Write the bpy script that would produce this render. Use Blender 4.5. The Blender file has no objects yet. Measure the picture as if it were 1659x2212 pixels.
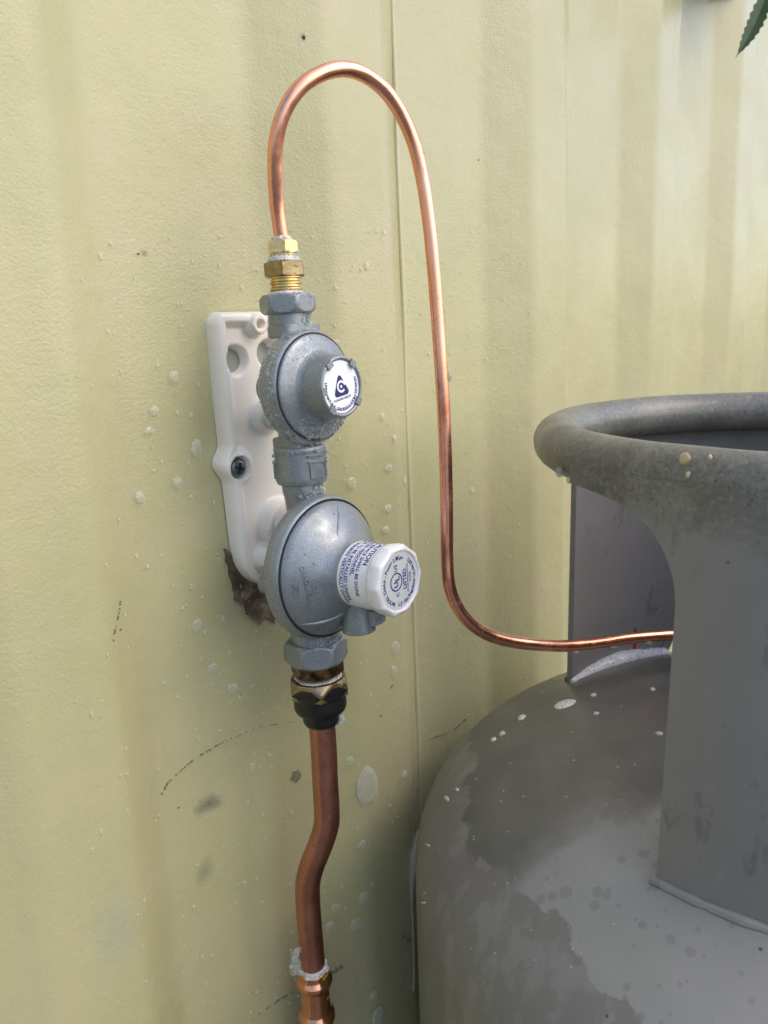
import bpy, bmesh, math, random
from math import sin, cos, pi, radians, sqrt, atan2
from mathutils import Vector, Matrix, noise
random.seed(7)
S = bpy.context.scene
COL = S.collection
U = 0.00075            # one working unit in metres

# ---------------------------------------------------------------- camera
FPX, CX, CY = 1662.0, 829.5, 1106.0
PHI, PIT, ROL = radians(46.3), radians(11.3), radians(2.43)
CAM = Vector((0, -468, 0))
_F = Vector((sin(PHI), cos(PHI), 0)); _R = Vector((cos(PHI), -sin(PHI), 0)); _Z = Vector((0, 0, 1))
FW = cos(PIT)*_F - sin(PIT)*_Z
UP = sin(PIT)*_F + cos(PIT)*_Z
EX = cos(ROL)*_R - sin(ROL)*UP
EY = -sin(ROL)*_R - cos(ROL)*UP
cam_d = bpy.data.cameras.new('camera'); cam = bpy.data.objects.new('camera', cam_d); COL.objects.link(cam)
mw = Matrix.Identity(4)
for i in range(3):
    mw[i][0] = EX[i]; mw[i][1] = -EY[i]; mw[i][2] = -FW[i]; mw[i][3] = CAM[i]*U
cam.matrix_world = mw
cam_d.sensor_fit = 'HORIZONTAL'; cam_d.sensor_width = 36; cam_d.lens = 36*FPX/1659
cam_d.clip_start = 0.01; cam_d.clip_end = 500
cam_d.dof.use_dof = True; cam_d.dof.focus_distance = 0.385; cam_d.dof.aperture_fstop = 20
S.camera = cam

# ---------------------------------------------------------------- light
SUN_EL, SUN_AZ = radians(44), radians(26)     # azimuth measured from -Y towards +X
w = bpy.data.worlds.new('World'); S.world = w; w.use_nodes = True
nt = w.node_tree; bg = nt.nodes['Background']
sk = nt.nodes.new('ShaderNodeTexSky'); sk.sky_type = 'NISHITA'; sk.sun_disc = False
sk.sun_elevation = SUN_EL; sk.sun_rotation = pi - SUN_AZ
sk.air_density = 1.0; sk.dust_density = 2.5; sk.ozone_density = 1.0
nt.links.new(sk.outputs[0], bg.inputs[0]); bg.inputs[1].default_value = 0.15
sd = bpy.data.lights.new('sun', 'SUN'); sd.energy = 0.52; sd.angle = radians(110); sd.color = (1.0, 0.97, 0.93)
sun = bpy.data.objects.new('sun', sd); COL.objects.link(sun)
dirv = Vector((sin(SUN_AZ)*cos(SUN_EL), -cos(SUN_AZ)*cos(SUN_EL), sin(SUN_EL)))
sun.rotation_euler = dirv.to_track_quat('Z', 'Y').to_euler(); sun.location = dirv*3
vs = S.view_settings; vs.view_transform = 'Standard'; vs.look = 'None'; vs.gamma = 1; vs.use_curve_mapping = False
vs.exposure = 0.74

# ---------------------------------------------------------------- ray helpers (where things stand, in working units)
def ray(x, y): return FW + EX*((x-CX)/FPX) + EY*((y-CY)/FPX)
def onY(x, y, Y):
    r = ray(x, y); return CAM + r*((Y-CAM.y)/r.y)
PROF = [(0, 0), (120, 0), (183, -21), (244, -21), (278, 0)]
def wallY(X):
    t = (X-245) % 278.0
    def f(t):
        t %= 278.0
        for (a, ya), (b, yb) in zip(PROF, PROF[1:]):
            if a <= t <= b: return ya+(yb-ya)*(t-a)/(b-a)
        return 0
    ks = (-7, -4.5, -2.2, 0, 2.2, 4.5, 7)
    return sum(f(t+k) for k in ks)/len(ks)
def wallN(X):
    d = (wallY(X+.8)-wallY(X-.8))/1.6
    return Vector((d, -1, 0)).normalized()
def wall_pt(x, y, off=0.0):
    r = ray(x, y); s = 380/r.y
    for k in range(400):
        P = CAM+r*s
        if P.y >= wallY(P.x)-off: break
        s += 0.6/r.length
    lo, hi = s-0.7/r.length, s
    for k in range(12):
        m = (lo+hi)/2; P = CAM+r*m
        if P.y >= wallY(P.x)-off: hi = m
        else: lo = m
    P = CAM+r*hi
    return P

# ---------------------------------------------------------------- node helpers
class NT:
    def __init__(s, name):
        s.m = bpy.data.materials.new(name); s.m.use_nodes = True
        s.t = s.m.node_tree; s.b = s.t.nodes['Principled BSDF']; s.o = s.t.nodes['Material Output']
        s.tc = s.t.nodes.new('ShaderNodeTexCoord')
    def n(s, ty, **kw):
        nd = s.t.nodes.new(ty)
        for k, v in kw.items():
            if k.startswith('i_'):
                nd.inputs[k[2:].replace('_', ' ')].default_value = v
            else: setattr(nd, k, v)
        return nd
    def l(s, a, b): s.t.links.new(a, b)
    def obj(s, scale=(1, 1, 1), rot=(0, 0, 0)):
        mp = s.n('ShaderNodeMapping'); s.l(s.tc.outputs['Object'], mp.inputs[0])
        mp.inputs['Scale'].default_value = scale; mp.inputs['Rotation'].default_value = rot
        return mp.outputs[0]
    def noise(s, scale, detail=3, rough=.55, vec=None, dist=0):
        nd = s.n('ShaderNodeTexNoise'); nd.inputs['Scale'].default_value = scale
        nd.inputs['Detail'].default_value = detail; nd.inputs['Roughness'].default_value = rough
        nd.inputs['Distortion'].default_value = dist
        s.l(vec or s.obj(), nd.inputs['Vector']); return nd.outputs['Fac']
    def vor(s, scale, feat='F1', vec=None, rnd=1):
        nd = s.n('ShaderNodeTexVoronoi'); nd.feature = feat; nd.inputs['Scale'].default_value = scale
        nd.inputs['Randomness'].default_value = rnd
        s.l(vec or s.obj(), nd.inputs['Vector']); return nd
    def ramp(s, fac, stops):
        nd = s.n('ShaderNodeValToRGB'); e = nd.color_ramp.elements
        while len(e) < len(stops): e.new(.5)
        for q, (p, c) in zip(e, stops):
            q.position = p; q.color = (c if not isinstance(c, (int, float)) else (c, c, c)) + ((1,) if not isinstance(c, (int, float)) and len(c) == 3 else ()) if not isinstance(c, (int, float)) else (c, c, c, 1)
        s.l(fac, nd.inputs[0]); return nd.outputs[0]
    def mix(s, fac, a, b, mode='MIX'):
        nd = s.n('ShaderNodeMix', data_type='RGBA', blend_type=mode)
        for sk_, v in ((nd.inputs[0], fac), (nd.inputs[6], a), (nd.inputs[7], b)):
            if isinstance(v, (int, float)): sk_.default_value = v
            elif isinstance(v, tuple): sk_.default_value = v+(1,) if len(v) == 3 else v
            else: s.l(v, sk_)
        return nd.outputs[2]
    def math(s, op, a, b=0.0, clamp=False):
        nd = s.n('ShaderNodeMath', operation=op); nd.use_clamp = clamp
        for i, v in enumerate((a, b)):
            if isinstance(v, (int, float)): nd.inputs[i].default_value = v
            else: s.l(v, nd.inputs[i])
        return nd.outputs[0]
    def dotp(s, vec, v):
        nd = s.n('ShaderNodeVectorMath', operation='DOT_PRODUCT'); s.l(vec, nd.inputs[0]); nd.inputs[1].default_value = v
        return nd.outputs['Value']
    def dist(s, vec, v, sc=(1, 1, 1)):
        a = s.n('ShaderNodeVectorMath', operation='SUBTRACT'); s.l(vec, a.inputs[0]); a.inputs[1].default_value = v
        b = s.n('ShaderNodeVectorMath', operation='MULTIPLY'); s.l(a.outputs[0], b.inputs[0]); b.inputs[1].default_value = sc
        c = s.n('ShaderNodeVectorMath', operation='LENGTH'); s.l(b.outputs[0], c.inputs[0]); return c.outputs['Value']
    def bump(s, h, strength=.3, dist=.0005, prev=None):
        nd = s.n('ShaderNodeBump'); nd.inputs['Strength'].default_value = strength; nd.inputs['Distance'].default_value = dist
        s.l(h, nd.inputs['Height'])
        if prev: s.l(prev, nd.inputs['Normal'])
        s.l(nd.outputs[0], s.b.inputs['Normal']); return nd.outputs[0]
    def col(s, v):
        if isinstance(v, tuple): s.b.inputs['Base Color'].default_value = v+(1,)
        else: s.l(v, s.b.inputs['Base Color'])
    def set(s, **kw):
        for k, v in kw.items():
            i = s.b.inputs[k.replace('_', ' ')]
            if isinstance(v, (int, float)): i.default_value = v
            elif isinstance(v, tuple): i.default_value = v
            else: s.l(v, i)

def hexc(r, g, b):   # sRGB 0-255 -> linear
    f = lambda c: (c/255/12.92) if c/255 <= .04045 else ((c/255+.055)/1.055)**2.4
    return (f(r), f(g), f(b))

M = {}
# wall paint
def mat_wall():
    n = NT('green_wall_paint')
    v = n.obj()
    big = n.noise(9, 4, .6); mid = n.noise(40, 4, .6)
    c = n.ramp(big, [(.3, (.46, .438, .228)), (.5, (.49, .458, .25)), (.7, (.515, .465, .275))])
    c = n.mix(n.ramp(mid, [(.45, 0.0), (.7, 1.0)]), c, (.475, .455, .245))
    # faint vertical runs of dirt
    vr = n.noise(30, 4, .6, vec=n.obj((1, 1, .06)))
    c = n.mix(n.math('MULTIPLY', n.ramp(vr, [(.5, 0.0), (.75, 1.0)]), .25), c, (.42, .38, .24))
    # soft tinted patches and scuffs at fixed spots
    sm = n.noise(120, 5, .7)
    for P, r, sc, col, a in SMUDGES:
        d = n.dist(v, tuple(q*U for q in P), sc)
        d = n.math('ADD', n.math('DIVIDE', d, r*U), n.math('MULTIPLY', n.math('SUBTRACT', sm, .5), 1.6))
        f = n.ramp(d, [(.1, 1.0), (1.0, 0.0)])
        c = n.mix(n.math('MULTIPLY', f, a), c, col)
    # grit
    gr = n.noise(900, 2, .5)
    c = n.mix(n.math('MULTIPLY', n.ramp(gr, [(.74, 0.0), (.78, 1.0)]), .35), c, (.12, .11, .07))
    n.col(c)
    zone = n.ramp(n.noise(7, 2, .5), [(.2, .15), (.8, 1.2)])
    vp_ = n.vor(620); peel = n.math('ADD', n.math('MULTIPLY', n.noise(760, 4, .7), .8), n.math('MULTIPLY', vp_.outputs['Distance'], -.45))
    p2 = n.noise(1200, 2, .5)
    h = n.math('MULTIPLY', n.math('ADD', peel, n.math('MULTIPLY', p2, .35)), zone)
    n1 = n.bump(h, .5, .0006)
    br = n.noise(420, 2, .5, vec=n.obj((1, 1, .12)))
    n2 = n.bump(br, .2, .0003, n1)
    n3 = n.bump(n.noise(90, 3, .5), .3, .0012, n2); n.l(n1, n.b.inputs['Coat Normal'])
    n.set(Roughness=n.ramp(n.noise(14, 3, .6), [(.35, .20), (.65, .36)]), Specular_IOR_Level=.38, Coat_Weight=.22, Coat_Roughness=.1)
    return n.m
def simple(name, col, rough=.5, metal=0, bumpsc=None, bumpst=.2, bd=.0003, coat=0):
    n = NT(name); n.col(col); n.set(Roughness=rough, Metallic=metal, Coat_Weight=coat)
    if bumpsc: n.bump(n.noise(bumpsc, 3, .55), bumpst, bd)
    return n.m
def mat_alu():
    n = NT('grey_regulator_paint')
    g = n.noise(2600, 2, .6)
    c = n.ramp(g, [(.3, (.165, .185, .205)), (.52, (.25, .275, .303)), (.72, (.43, .46, .49))])
    pit = n.vor(210); pn = n.noise(60, 3, .6)
    pm = n.math('MULTIPLY', n.ramp(pit.outputs['Distance'], [(.10, 1.0), (.17, 0.0)]), n.ramp(pn, [(.56, 0.0), (.62, 1.0)]))
    c = n.mix(n.math('MULTIPLY', pm, .8), c, (.03, .03, .03))
    c = n.mix(n.math('MULTIPLY', n.ramp(n.noise(90, 4, .6), [(.5, 0.0), (.8, 1.0)]), .35), c, (.20, .20, .17))
    n.col(c)
    n.set(Metallic=.45, Roughness=n.ramp(n.noise(150, 3, .6), [(.35, .30), (.65, .5)]), Coat_Weight=.35, Coat_Roughness=.12)
    n1 = n.bump(g, .12, .0002); n.bump(n.noise(300, 3, .5), .3, .0003, n1)
    return n.m
def mat_copper(name, a, b, rough=(.16, .34), spk=.55):
    n = NT(name)
    st = n.noise(60, 4, .6); fn = n.noise(700, 3, .6)
    c = n.ramp(st, [(.3, a), (.7, b)])
    sp = n.ramp(n.noise(380, 3, .65), [(.62, 0.0), (.7, 1.0)])
    c = n.mix(n.math('MULTIPLY', sp, spk), c, (.16, .05, .03))
    n.col(c); n.set(Metallic=1.0, Roughness=n.ramp(n.noise(120, 4, .7), [(.3, rough[0]), (.7, rough[1])]))
    n1 = n.bump(fn, .04, .00015); n.bump(n.noise(70, 2, .5), .1, .0005, n1)
    return n.m
def mat_brass(name, a, b, r=.28):
    n = NT(name); c = n.ramp(n.noise(160, 4, .65), [(.35, a), (.65, b)])
    n.col(c); n.set(Metallic=.95, Roughness=n.ramp(n.noise(300, 3, .6), [(.3, r*.6), (.7, r*1.5)]))
    n.bump(n.noise(500, 3, .5), .2, .0003)
    return n.m
def mat_tank():
    n = NT('weathered_grey_tank_paint'); v = n.obj()
    wob = n.math('SUBTRACT', n.noise(16, 5, .62), .5)
    fine = n.noise(1100, 3, .6)
    dry = n.ramp(n.noise(14, 4, .6), [(.3, (.245, .24, .23)), (.7, (.295, .286, .27))])
    wet = n.ramp(n.noise(22, 4, .62), [(.3, (.098, .098, .090)), (.5, (.125, .122, .110)), (.75, (.16, .152, .136))])
    wet = n.mix(n.math('MULTIPLY', n.ramp(fine, [(.5, 0.0), (.75, 1.0)]), .3), wet, (.22, .22, .19))
    # soap water ran over the shoulder: wet above a ragged line, drops beneath
    nrm, off = TANKLINE
    s_ = n.math('SUBTRACT', n.dotp(v, tuple(nrm)), off*U)
    s_ = n.math('ADD', s_, n.math('MULTIPLY', wob, .055))
    wetm = n.ramp(n.math('ADD', n.math('MULTIPLY', s_, 60.0), n.math('MULTIPLY', n.noise(90, 4, .6), .5)), [(.0, 0.0), (.45, .65), (1.0, 1.0)])
    near = n.ramp(n.math('MULTIPLY', s_, -12.0), [(0.0, 1.0), (1.0, 0.0)])
    vz = n.obj((1, 1, .75)); sp = n.vor(85, vec=vz); spr = n.math('MULTIPLY', n.noise(22, 2, .5), .55)
    spots = n.math('GREATER_THAN', n.math('SUBTRACT', spr, sp.outputs['Distance']), .10)
    spots = n.math('MULTIPLY', spots, n.ramp(near, [(.0, .5), (.5, 1.0)]))
    sp2 = n.vor(150, vec=vz); spots2 = n.math('GREATER_THAN', n.math('SUBTRACT', n.math('MULTIPLY', n.noise(35, 2, .5), .55), sp2.outputs['Distance']), .12)
    c = n.mix(n.math('MULTIPLY', n.math('MAXIMUM', spots, spots2), .5), dry, (.17, .17, .165))
    c = n.mix(wetm, c, wet)
    # left flank: older wash, browner
    d2 = n.math('ADD', n.math('SUBTRACT', n.dotp(v, tuple(TANKLEFT[0])), TANKLEFT[1]*U), n.math('MULTIPLY', wob, .05))
    lm = n.ramp(n.math('MULTIPLY', d2, 70.0), [(.0, 0.0), (.08, 1.0)])
    old = n.mix(n.math('MULTIPLY', n.ramp(n.noise(70, 5, .65, vec=n.obj((1, 1, .5))), [(.5, 0.0), (.58, 1.0)]), .5), (.18, .172, .160), (.245, .24, .232))
    c = n.mix(lm, c, old)
    rd = n.vor(30); c = n.mix(n.math('MULTIPLY', n.math('LESS_THAN', rd.outputs['Distance'], .038), .7), c, (.35, .06, .03))
    bk = n.vor(55); c = n.mix(n.math('MULTIPLY', n.math('LESS_THAN', bk.outputs['Distance'], .045), .8), c, (.03, .03, .03))
    n.col(c)
    n.set(Roughness=n.mix(wetm, (.5, .5, .5), (.33, .33, .33)), Specular_IOR_Level=.45)
    n1 = n.bump(fine, .12, .0002); n.bump(n.noise(60, 3, .5), .12, .0008, n1)
    return n.m
def mat_collar():
    n = NT('grey_collar_paint'); v = n.obj()
    a = n.noise(8, 4, .6)
    c = n.ramp(a, [(.3, (.205, .195, .19)), (.55, (.232, .222, .215)), (.75, (.248, .238, .226))])
    sc = n.noise(55, 5, .7, vec=n.obj((1, 1, .45)))
    c = n.mix(n.math('MULTIPLY', n.ramp(sc, [(.60, 0.0), (.66, 1.0)]), .45), c, (.09, .09, .09))
    sc2 = n.noise(120, 4, .7)
    c = n.mix(n.math('MULTIPLY', n.ramp(sc2, [(.66, 0.0), (.72, 1.0)]), .45), c, (.28, .265, .24))
    bk = n.vor(85); pn = n.noise(16, 3, .6)
    c = n.mix(n.math('MULTIPLY', n.math('LESS_THAN', bk.outputs['Distance'], .07), n.ramp(pn, [(.5, 0.0), (.6, .9)])), c, (.04, .04, .04))
    # wear on the rolled edge, fading down the panel
    a2 = n.noise(30, 5, .68)
    w_ = n.ramp(a2, [(.3, (.095, .093, .082)), (.5, (.15, .145, .128)), (.72, (.235, .226, .20))])
    w_ = n.mix(n.math('MULTIPLY', n.ramp(n.noise(420, 4, .7), [(.5, 0.0), (.66, 1.0)]), .5), w_, (.30, .29, .26))
    w_ = n.mix(n.math('MULTIPLY', n.ramp(n.noise(600, 3, .7), [(.57, 0.0), (.65, 1.0)]), .65), w_, (.045, .045, .042))
    z = n.math('MULTIPLY', n.math('ADD', n.dotp(v, (0, 0, 1)), n.math('MULTIPLY', n.math('SUBTRACT', n.noise(35, 4, .65), .5), .045)), 40.0)
    m_ = n.ramp(n.math('ADD', z, 1.0), [(.0, 0.0), (.75, 1.0)])
    n.col(n.mix(m_, c, w_)); n.set(Roughness=n.ramp(n.noise(40, 3, .6), [(.3, .26), (.7, .46)]), Specular_IOR_Level=.55)
    n1 = n.bump(n.noise(800, 3, .6), .2, .00025); n.bump(n.noise(50, 3, .5), .15, .0008, n1)
    return n.m
def mat_plastic():
    n = NT('cream_white_plastic')
    c = n.ramp(n.noise(25, 4, .6), [(.3, (.86, .79, .70)), (.7, (.90, .86, .79))])
    d = n.ramp(n.noise(260, 4, .7), [(.66, 0.0), (.74, 1.0)])
    c = n.mix(n.math('MULTIPLY', d, .35), c, (.32, .24, .15))
    n.col(c); n.set(Roughness=.30, Subsurface_Weight=.25, Subsurface_Scale=.002, Coat_Weight=.25, Coat_Roughness=.15)
    n.b.inputs['Subsurface Radius'].default_value = (1, .7, .5)
    n.bump(n.noise(120, 3, .5), .12, .0005)
    return n.m
def mat_cap():
    n = NT('white_cap_plastic')
    c = n.mix(n.math('MULTIPLY', n.ramp(n.noise(420, 4, .7), [(.62, 0.0), (.69, 1.0)]), .6), (.80, .79, .80), (.30, .20, .13))
    n.col(c); n.set(Roughness=.26, Subsurface_Weight=.2, Subsurface_Scale=.001, Coat_Weight=.3, Coat_Roughness=.1)
    n.bump(n.noise(200, 3, .5), .15, .0004)
    return n.m
def mat_bubble():
    n = NT('soap_bubble_film')
    lw = n.n('ShaderNodeLayerWeight'); lw.inputs[0].default_value = .35
    tr = n.n('ShaderNodeBsdfTransparent'); tr.inputs[0].default_value = (.93, .95, .95, 1)
    n.col((.80, .82, .80)); n.set(Roughness=.08, Specular_IOR_Level=.8)
    mx = n.n('ShaderNodeMixShader')
    f = n.ramp(lw.outputs['Facing'], [(.0, .10), (.45, .22), (.95, .85)])
    n.l(f, mx.inputs[0]); n.l(tr.outputs[0], mx.inputs[1]); n.l(n.b.outputs[0], mx.inputs[2]); n.l(mx.outputs[0], n.o.inputs[0])
    return n.m
def mat_foam(name, alpha=.6, col=(.80, .79, .76), cell=900, thr=(.16, .30), dark=(.18, .19, .18)):
    n = NT(name)
    vz = n.vor(cell); d = n.ramp(vz.outputs['Distance'], [(thr[0], 0.0), (thr[1], 1.0)])
    c = n.mix(d, dark, col); n.col(c)
    al = n.math('MULTIPLY', n.ramp(vz.outputs['Distance'], [(thr[0], .25), (thr[1], 1.0)]), alpha)
    n.set(Roughness=.16, Alpha=al, Specular_IOR_Level=.7)
    n.bump(vz.outputs['Distance'], .6, .0005)
    return n.m
def mat_water():
    n = NT('soapy_water'); n.col((.45, .45, .36)); n.set(Roughness=.07, Alpha=.45, Specular_IOR_Level=.8)
    n.bump(n.noise(300, 2, .5), .3, .0006)
    return n.m
def mat_leaf():
    n = NT('dark_green_leaf'); c = n.ramp(n.noise(60, 4, .6), [(.3, (.01, .032, .01)), (.7, (.03, .07, .022))])
    n.col(c); n.set(Roughness=.6, Specular_IOR_Level=.25); n.bump(n.noise(200, 3, .6), .3, .001); return n.m
def mat_rust():
    n = NT('bare_rusty_patch')
    c = n.ramp(n.noise(110, 5, .7), [(.3, (.03, .016, .008)), (.48, (.13, .085, .055)), (.6, (.22, .175, .13)), (.72, (.34, .28, .19))])
    n.col(c); n.set(Roughness=.85); n.bump(n.noise(300, 5, .7), .9, .0012); return n.m
def mat_ground():
    n = NT('concrete_ground'); c = n.ramp(n.noise(3, 6, .65), [(.3, (.11, .107, .095)), (.7, (.17, .165, .15))])
    n.col(c); n.set(Roughness=.85); n.bump(n.noise(60, 5, .6), .5, .004); return n.m

# ---------------------------------------------------------------- mesh helpers (working units in, metres out)
def mesh(name, vs_, fs, mats, smooth=True, parent=None, sharp=35, scale=U, mi=None):
    me = bpy.data.meshes.new(name)
    me.from_pydata([(v[0]*scale, v[1]*scale, v[2]*scale) for v in vs_], [], fs)
    for m in (mats if isinstance(mats, list) else [mats]): me.materials.append(m)
    if mi: me.polygons.foreach_set('material_index', mi)
    bm = bmesh.new(); bm.from_mesh(me); bmesh.ops.remove_doubles(bm, verts=bm.verts, dist=1e-7)
    bmesh.ops.recalc_face_normals(bm, faces=bm.faces); bm.to_mesh(me); bm.free()
    if smooth:
        me.shade_smooth() if hasattr(me, 'shade_smooth') else None
        me.set_sharp_from_angle(angle=radians(sharp))
    o = bpy.data.objects.new(name, me); COL.objects.link(o)
    if parent: o.parent = parent
    return o
def tag(o, label=None, cat=None, group=None, kind=None):
    if label: o['label'] = label
    if cat: o['category'] = cat
    if group: o['group'] = group
    if kind: o['kind'] = kind
    return o
def empty(name, mat, label, cat, group=None):
    o = bpy.data.objects.new(name, None); o.empty_display_size = .01; COL.objects.link(o)
    m = mat.copy()
    for i in range(3): m[i][3] *= U
    o.matrix_world = m
    tag(o, label, cat, group); return o
class G:
    """geometry collector"""
    def __init__(s): s.v = []; s.f = []
    def add(s, v, f):
        b = len(s.v); s.v += [tuple(p) for p in v]; s.f += [tuple(i+b for i in q) for q in f]; return s
    def out(s, name, mat, parent=None, **k): return mesh(name, s.v, s.f, mat, parent=parent, **k)
AX = {'z': lambda a, b, c: (a, b, c), 'n': lambda a, b, c: (a, -c, b)}   # lathe axis: z up, or n (= local -Y, off the wall)
def lathe(prof, seg=64, axis='z', o=(0, 0, 0), rf=None, caps=True):
    """prof [(r, h)], rf(theta, i, r) -> radius"""
    V = []; Fc = []
    for i, (r, h) in enumerate(prof):
        for k in range(seg):
            t = 2*pi*k/seg; rr = rf(t, i, r, h) if rf else r
            p = AX[axis](rr*cos(t), rr*sin(t), h); V.append((p[0]+o[0], p[1]+o[1], p[2]+o[2]))
    for i in range(len(prof)-1):
        for k in range(seg):
            k2 = (k+1) % seg; Fc.append((i*seg+k, i*seg+k2, (i+1)*seg+k2, (i+1)*seg+k))
    if caps:
        Fc.append(tuple(range(seg))[::-1]); Fc.append(tuple((len(prof)-1)*seg+k for k in range(seg)))
    return V, Fc
def rnd(prof, r, n=4):
    """round the corners of an open profile"""
    out = [prof[0]]
    for a, b, c in zip(prof, prof[1:], prof[2:]):
        A, B, Cc = Vector(a), Vector(b), Vector(c)
        la, lc = (A-B).length, (Cc-B).length; q = min(r, la*.45, lc*.45)
        if q < 1e-4: out.append(b); continue
        p0 = B+(A-B).normalized()*q; p1 = B+(Cc-B).normalized()*q
        for k in range(n+1):
            t = k/n; out.append(tuple(p0*(1-t)**2+B*2*t*(1-t)+p1*t*t))
    out.append(prof[-1]); return out
def hexnut(ap, h0, h1, axis='z', o=(0, 0, 0), rot=0.0, cham=.16, sides=6, slope=.55, bot=True, top=True, rin=0):
    """nut with chamfered ends, ap = half the width across flats"""
    rc = ap/cos(pi/sides); L = []
    cw = (rc-ap)*1.15
    hs = [0, .25, .5, .75, 1.0]
    prof = []
    ch = cw*slope
    for q in hs: prof.append((rc-cw*(1-q) if bot else rc, h0+ch*q if bot else h0+1e-3*q))
    for q in hs[::-1]: prof.append((rc-cw*(1-q) if top else rc, h1-ch*q if top else h1-1e-3*q))
    def rf(t, i, r, h):
        a = (t-rot) % (2*pi/sides)-pi/sides
        return min(ap/cos(a), r)
    seg = sides*12
    V, Fc = [], []
    for i, (r, h) in enumerate(prof):
        for k in range(seg):
            t = rot+2*pi*k/seg; rr = rf(t, i, r, h)
            p = AX[axis](rr*cos(t), rr*sin(t), h); V.append((p[0]+o[0], p[1]+o[1], p[2]+o[2]))
    for i in range(len(prof)-1):
        for k in range(seg):
            k2 = (k+1) % seg; Fc.append((i*seg+k, i*seg+k2, (i+1)*seg+k2, (i+1)*seg+k))
    Fc.append(tuple(range(seg))[::-1]); Fc.append(tuple((len(prof)-1)*seg+k for k in range(seg)))
    return V, Fc
def slab(rx, ry, z0_, z1_, o=(0, 0, 0), p=5.0, ch=1.0):
    V = []; Fc = []; seg = 72; lv = [(1-ch/rx*.99, z0_), (1, z0_+ch), (1, z1_-ch), (1-ch/rx*.99, z1_)]
    for k_, z in lv:
        for k in range(seg):
            t = 2*pi*k/seg; q = (abs(cos(t))**p+abs(sin(t))**p)**(-1/p)
            V.append((o[0]+rx*k_*q*cos(t), o[1]+ry*k_*q*sin(t), o[2]+z))
    for i in range(3):
        for k in range(seg): k2 = (k+1) % seg; Fc.append((i*seg+k, i*seg+k2, (i+1)*seg+k2, (i+1)*seg+k))
    Fc.append(tuple(range(seg))[::-1]); Fc.append(tuple(3*seg+k for k in range(seg)))
    return V, Fc
def thread(r, h0, h1, pitch, depth=.7, o=(0, 0, 0)):
    p = [(r-depth, h0)]; h = h0
    while h < h1-pitch*.5:
        p += [(r-depth, h+pitch*.15), (r, h+pitch*.4), (r, h+pitch*.6), (r-depth, h+pitch*.85)]; h += pitch
    p.append((r-depth, h1)); return lathe(p, 48, 'z', o)
def catmull(pts, per=10):
    P = [Vector(p) for p in pts]; out = []
    for i in range(len(P)-1):
        p0 = P[max(i-1, 0)]; p1 = P[i]; p2 = P[i+1]; p3 = P[min(i+2, len(P)-1)]
        d1 = (p2-p1).length
        m1 = (p2-p0)*.5 if i > 0 else (p2-p1); m2 = (p3-p1)*.5 if i < len(P)-2 else (p2-p1)
        if i > 0: m1 = (p2-p0)/((p2-p1).length+(p1-p0).length)*d1
        if i < len(P)-2: m2 = (p3-p1)/((p3-p2).length+(p2-p1).length)*d1
        for k in range(per):
            t = k/per; out.append((2*t**3-3*t*t+1)*p1+(t**3-2*t*t+t)*m1+(-2*t**3+3*t*t)*p2+(t**3-t*t)*m2)
    out.append(P[-1]); return out
def tube(path, r, seg=28, caps=True, rfun=None):
    n_ = len(path); V = []; Fc = []
    T = [((path[min(i+1, n_-1)]-path[max(i-1, 0)]).normalized()) for i in range(n_)]
    ref = Vector((0, 1, 0)) if abs(T[0].y) < .9 else Vector((1, 0, 0)); N = (ref-T[0]*ref.dot(T[0])).normalized()
    for i in range(n_):
        N = (N-T[i]*N.dot(T[i])).normalized(); B = T[i].cross(N)
        for k in range(seg):
            t = 2*pi*k/seg; rr = (r if not rfun else rfun(i/(n_-1), t))
            V.append(path[i]+(N*cos(t)+B*sin(t))*rr)
    for i in range(n_-1):
        for k in range(seg):
            k2 = (k+1) % seg; Fc.append((i*seg+k, i*seg+k2, (i+1)*seg+k2, (i+1)*seg+k))
    if caps: Fc.append(tuple(range(seg))[::-1]); Fc.append(tuple((n_-1)*seg+k for k in range(seg)))
    return V, Fc
def box(x0, x1, y0, y1, z0, z1):
    v = [(x, y, z) for x in (x0, x1) for y in (y0, y1) for z in (z0, z1)]
    return v, [(0, 1, 3, 2), (4, 6, 7, 5), (0, 4, 5, 1), (2, 3, 7, 6), (0, 2, 6, 4), (1, 5, 7, 3)]
_ico = {}
def ico(sub):
    if sub not in _ico:
        bm = bmesh.new(); bmesh.ops.create_icosphere(bm, subdivisions=sub, radius=1)
        bm.verts.ensure_lookup_table(); _ico[sub] = ([v.co.copy() for v in bm.verts], [tuple(v.index for v in f.verts) for f in bm.faces]); bm.free()
    return _ico[sub]
def ball(p, r, sub=1, sq=None):
    v, f = ico(sub); p = Vector(p)
    return [p+Vector((q.x*r*(sq[0] if sq else 1), q.y*r*(sq[1] if sq else 1), q.z*r*(sq[2] if sq else 1))) for q in v], f
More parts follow.
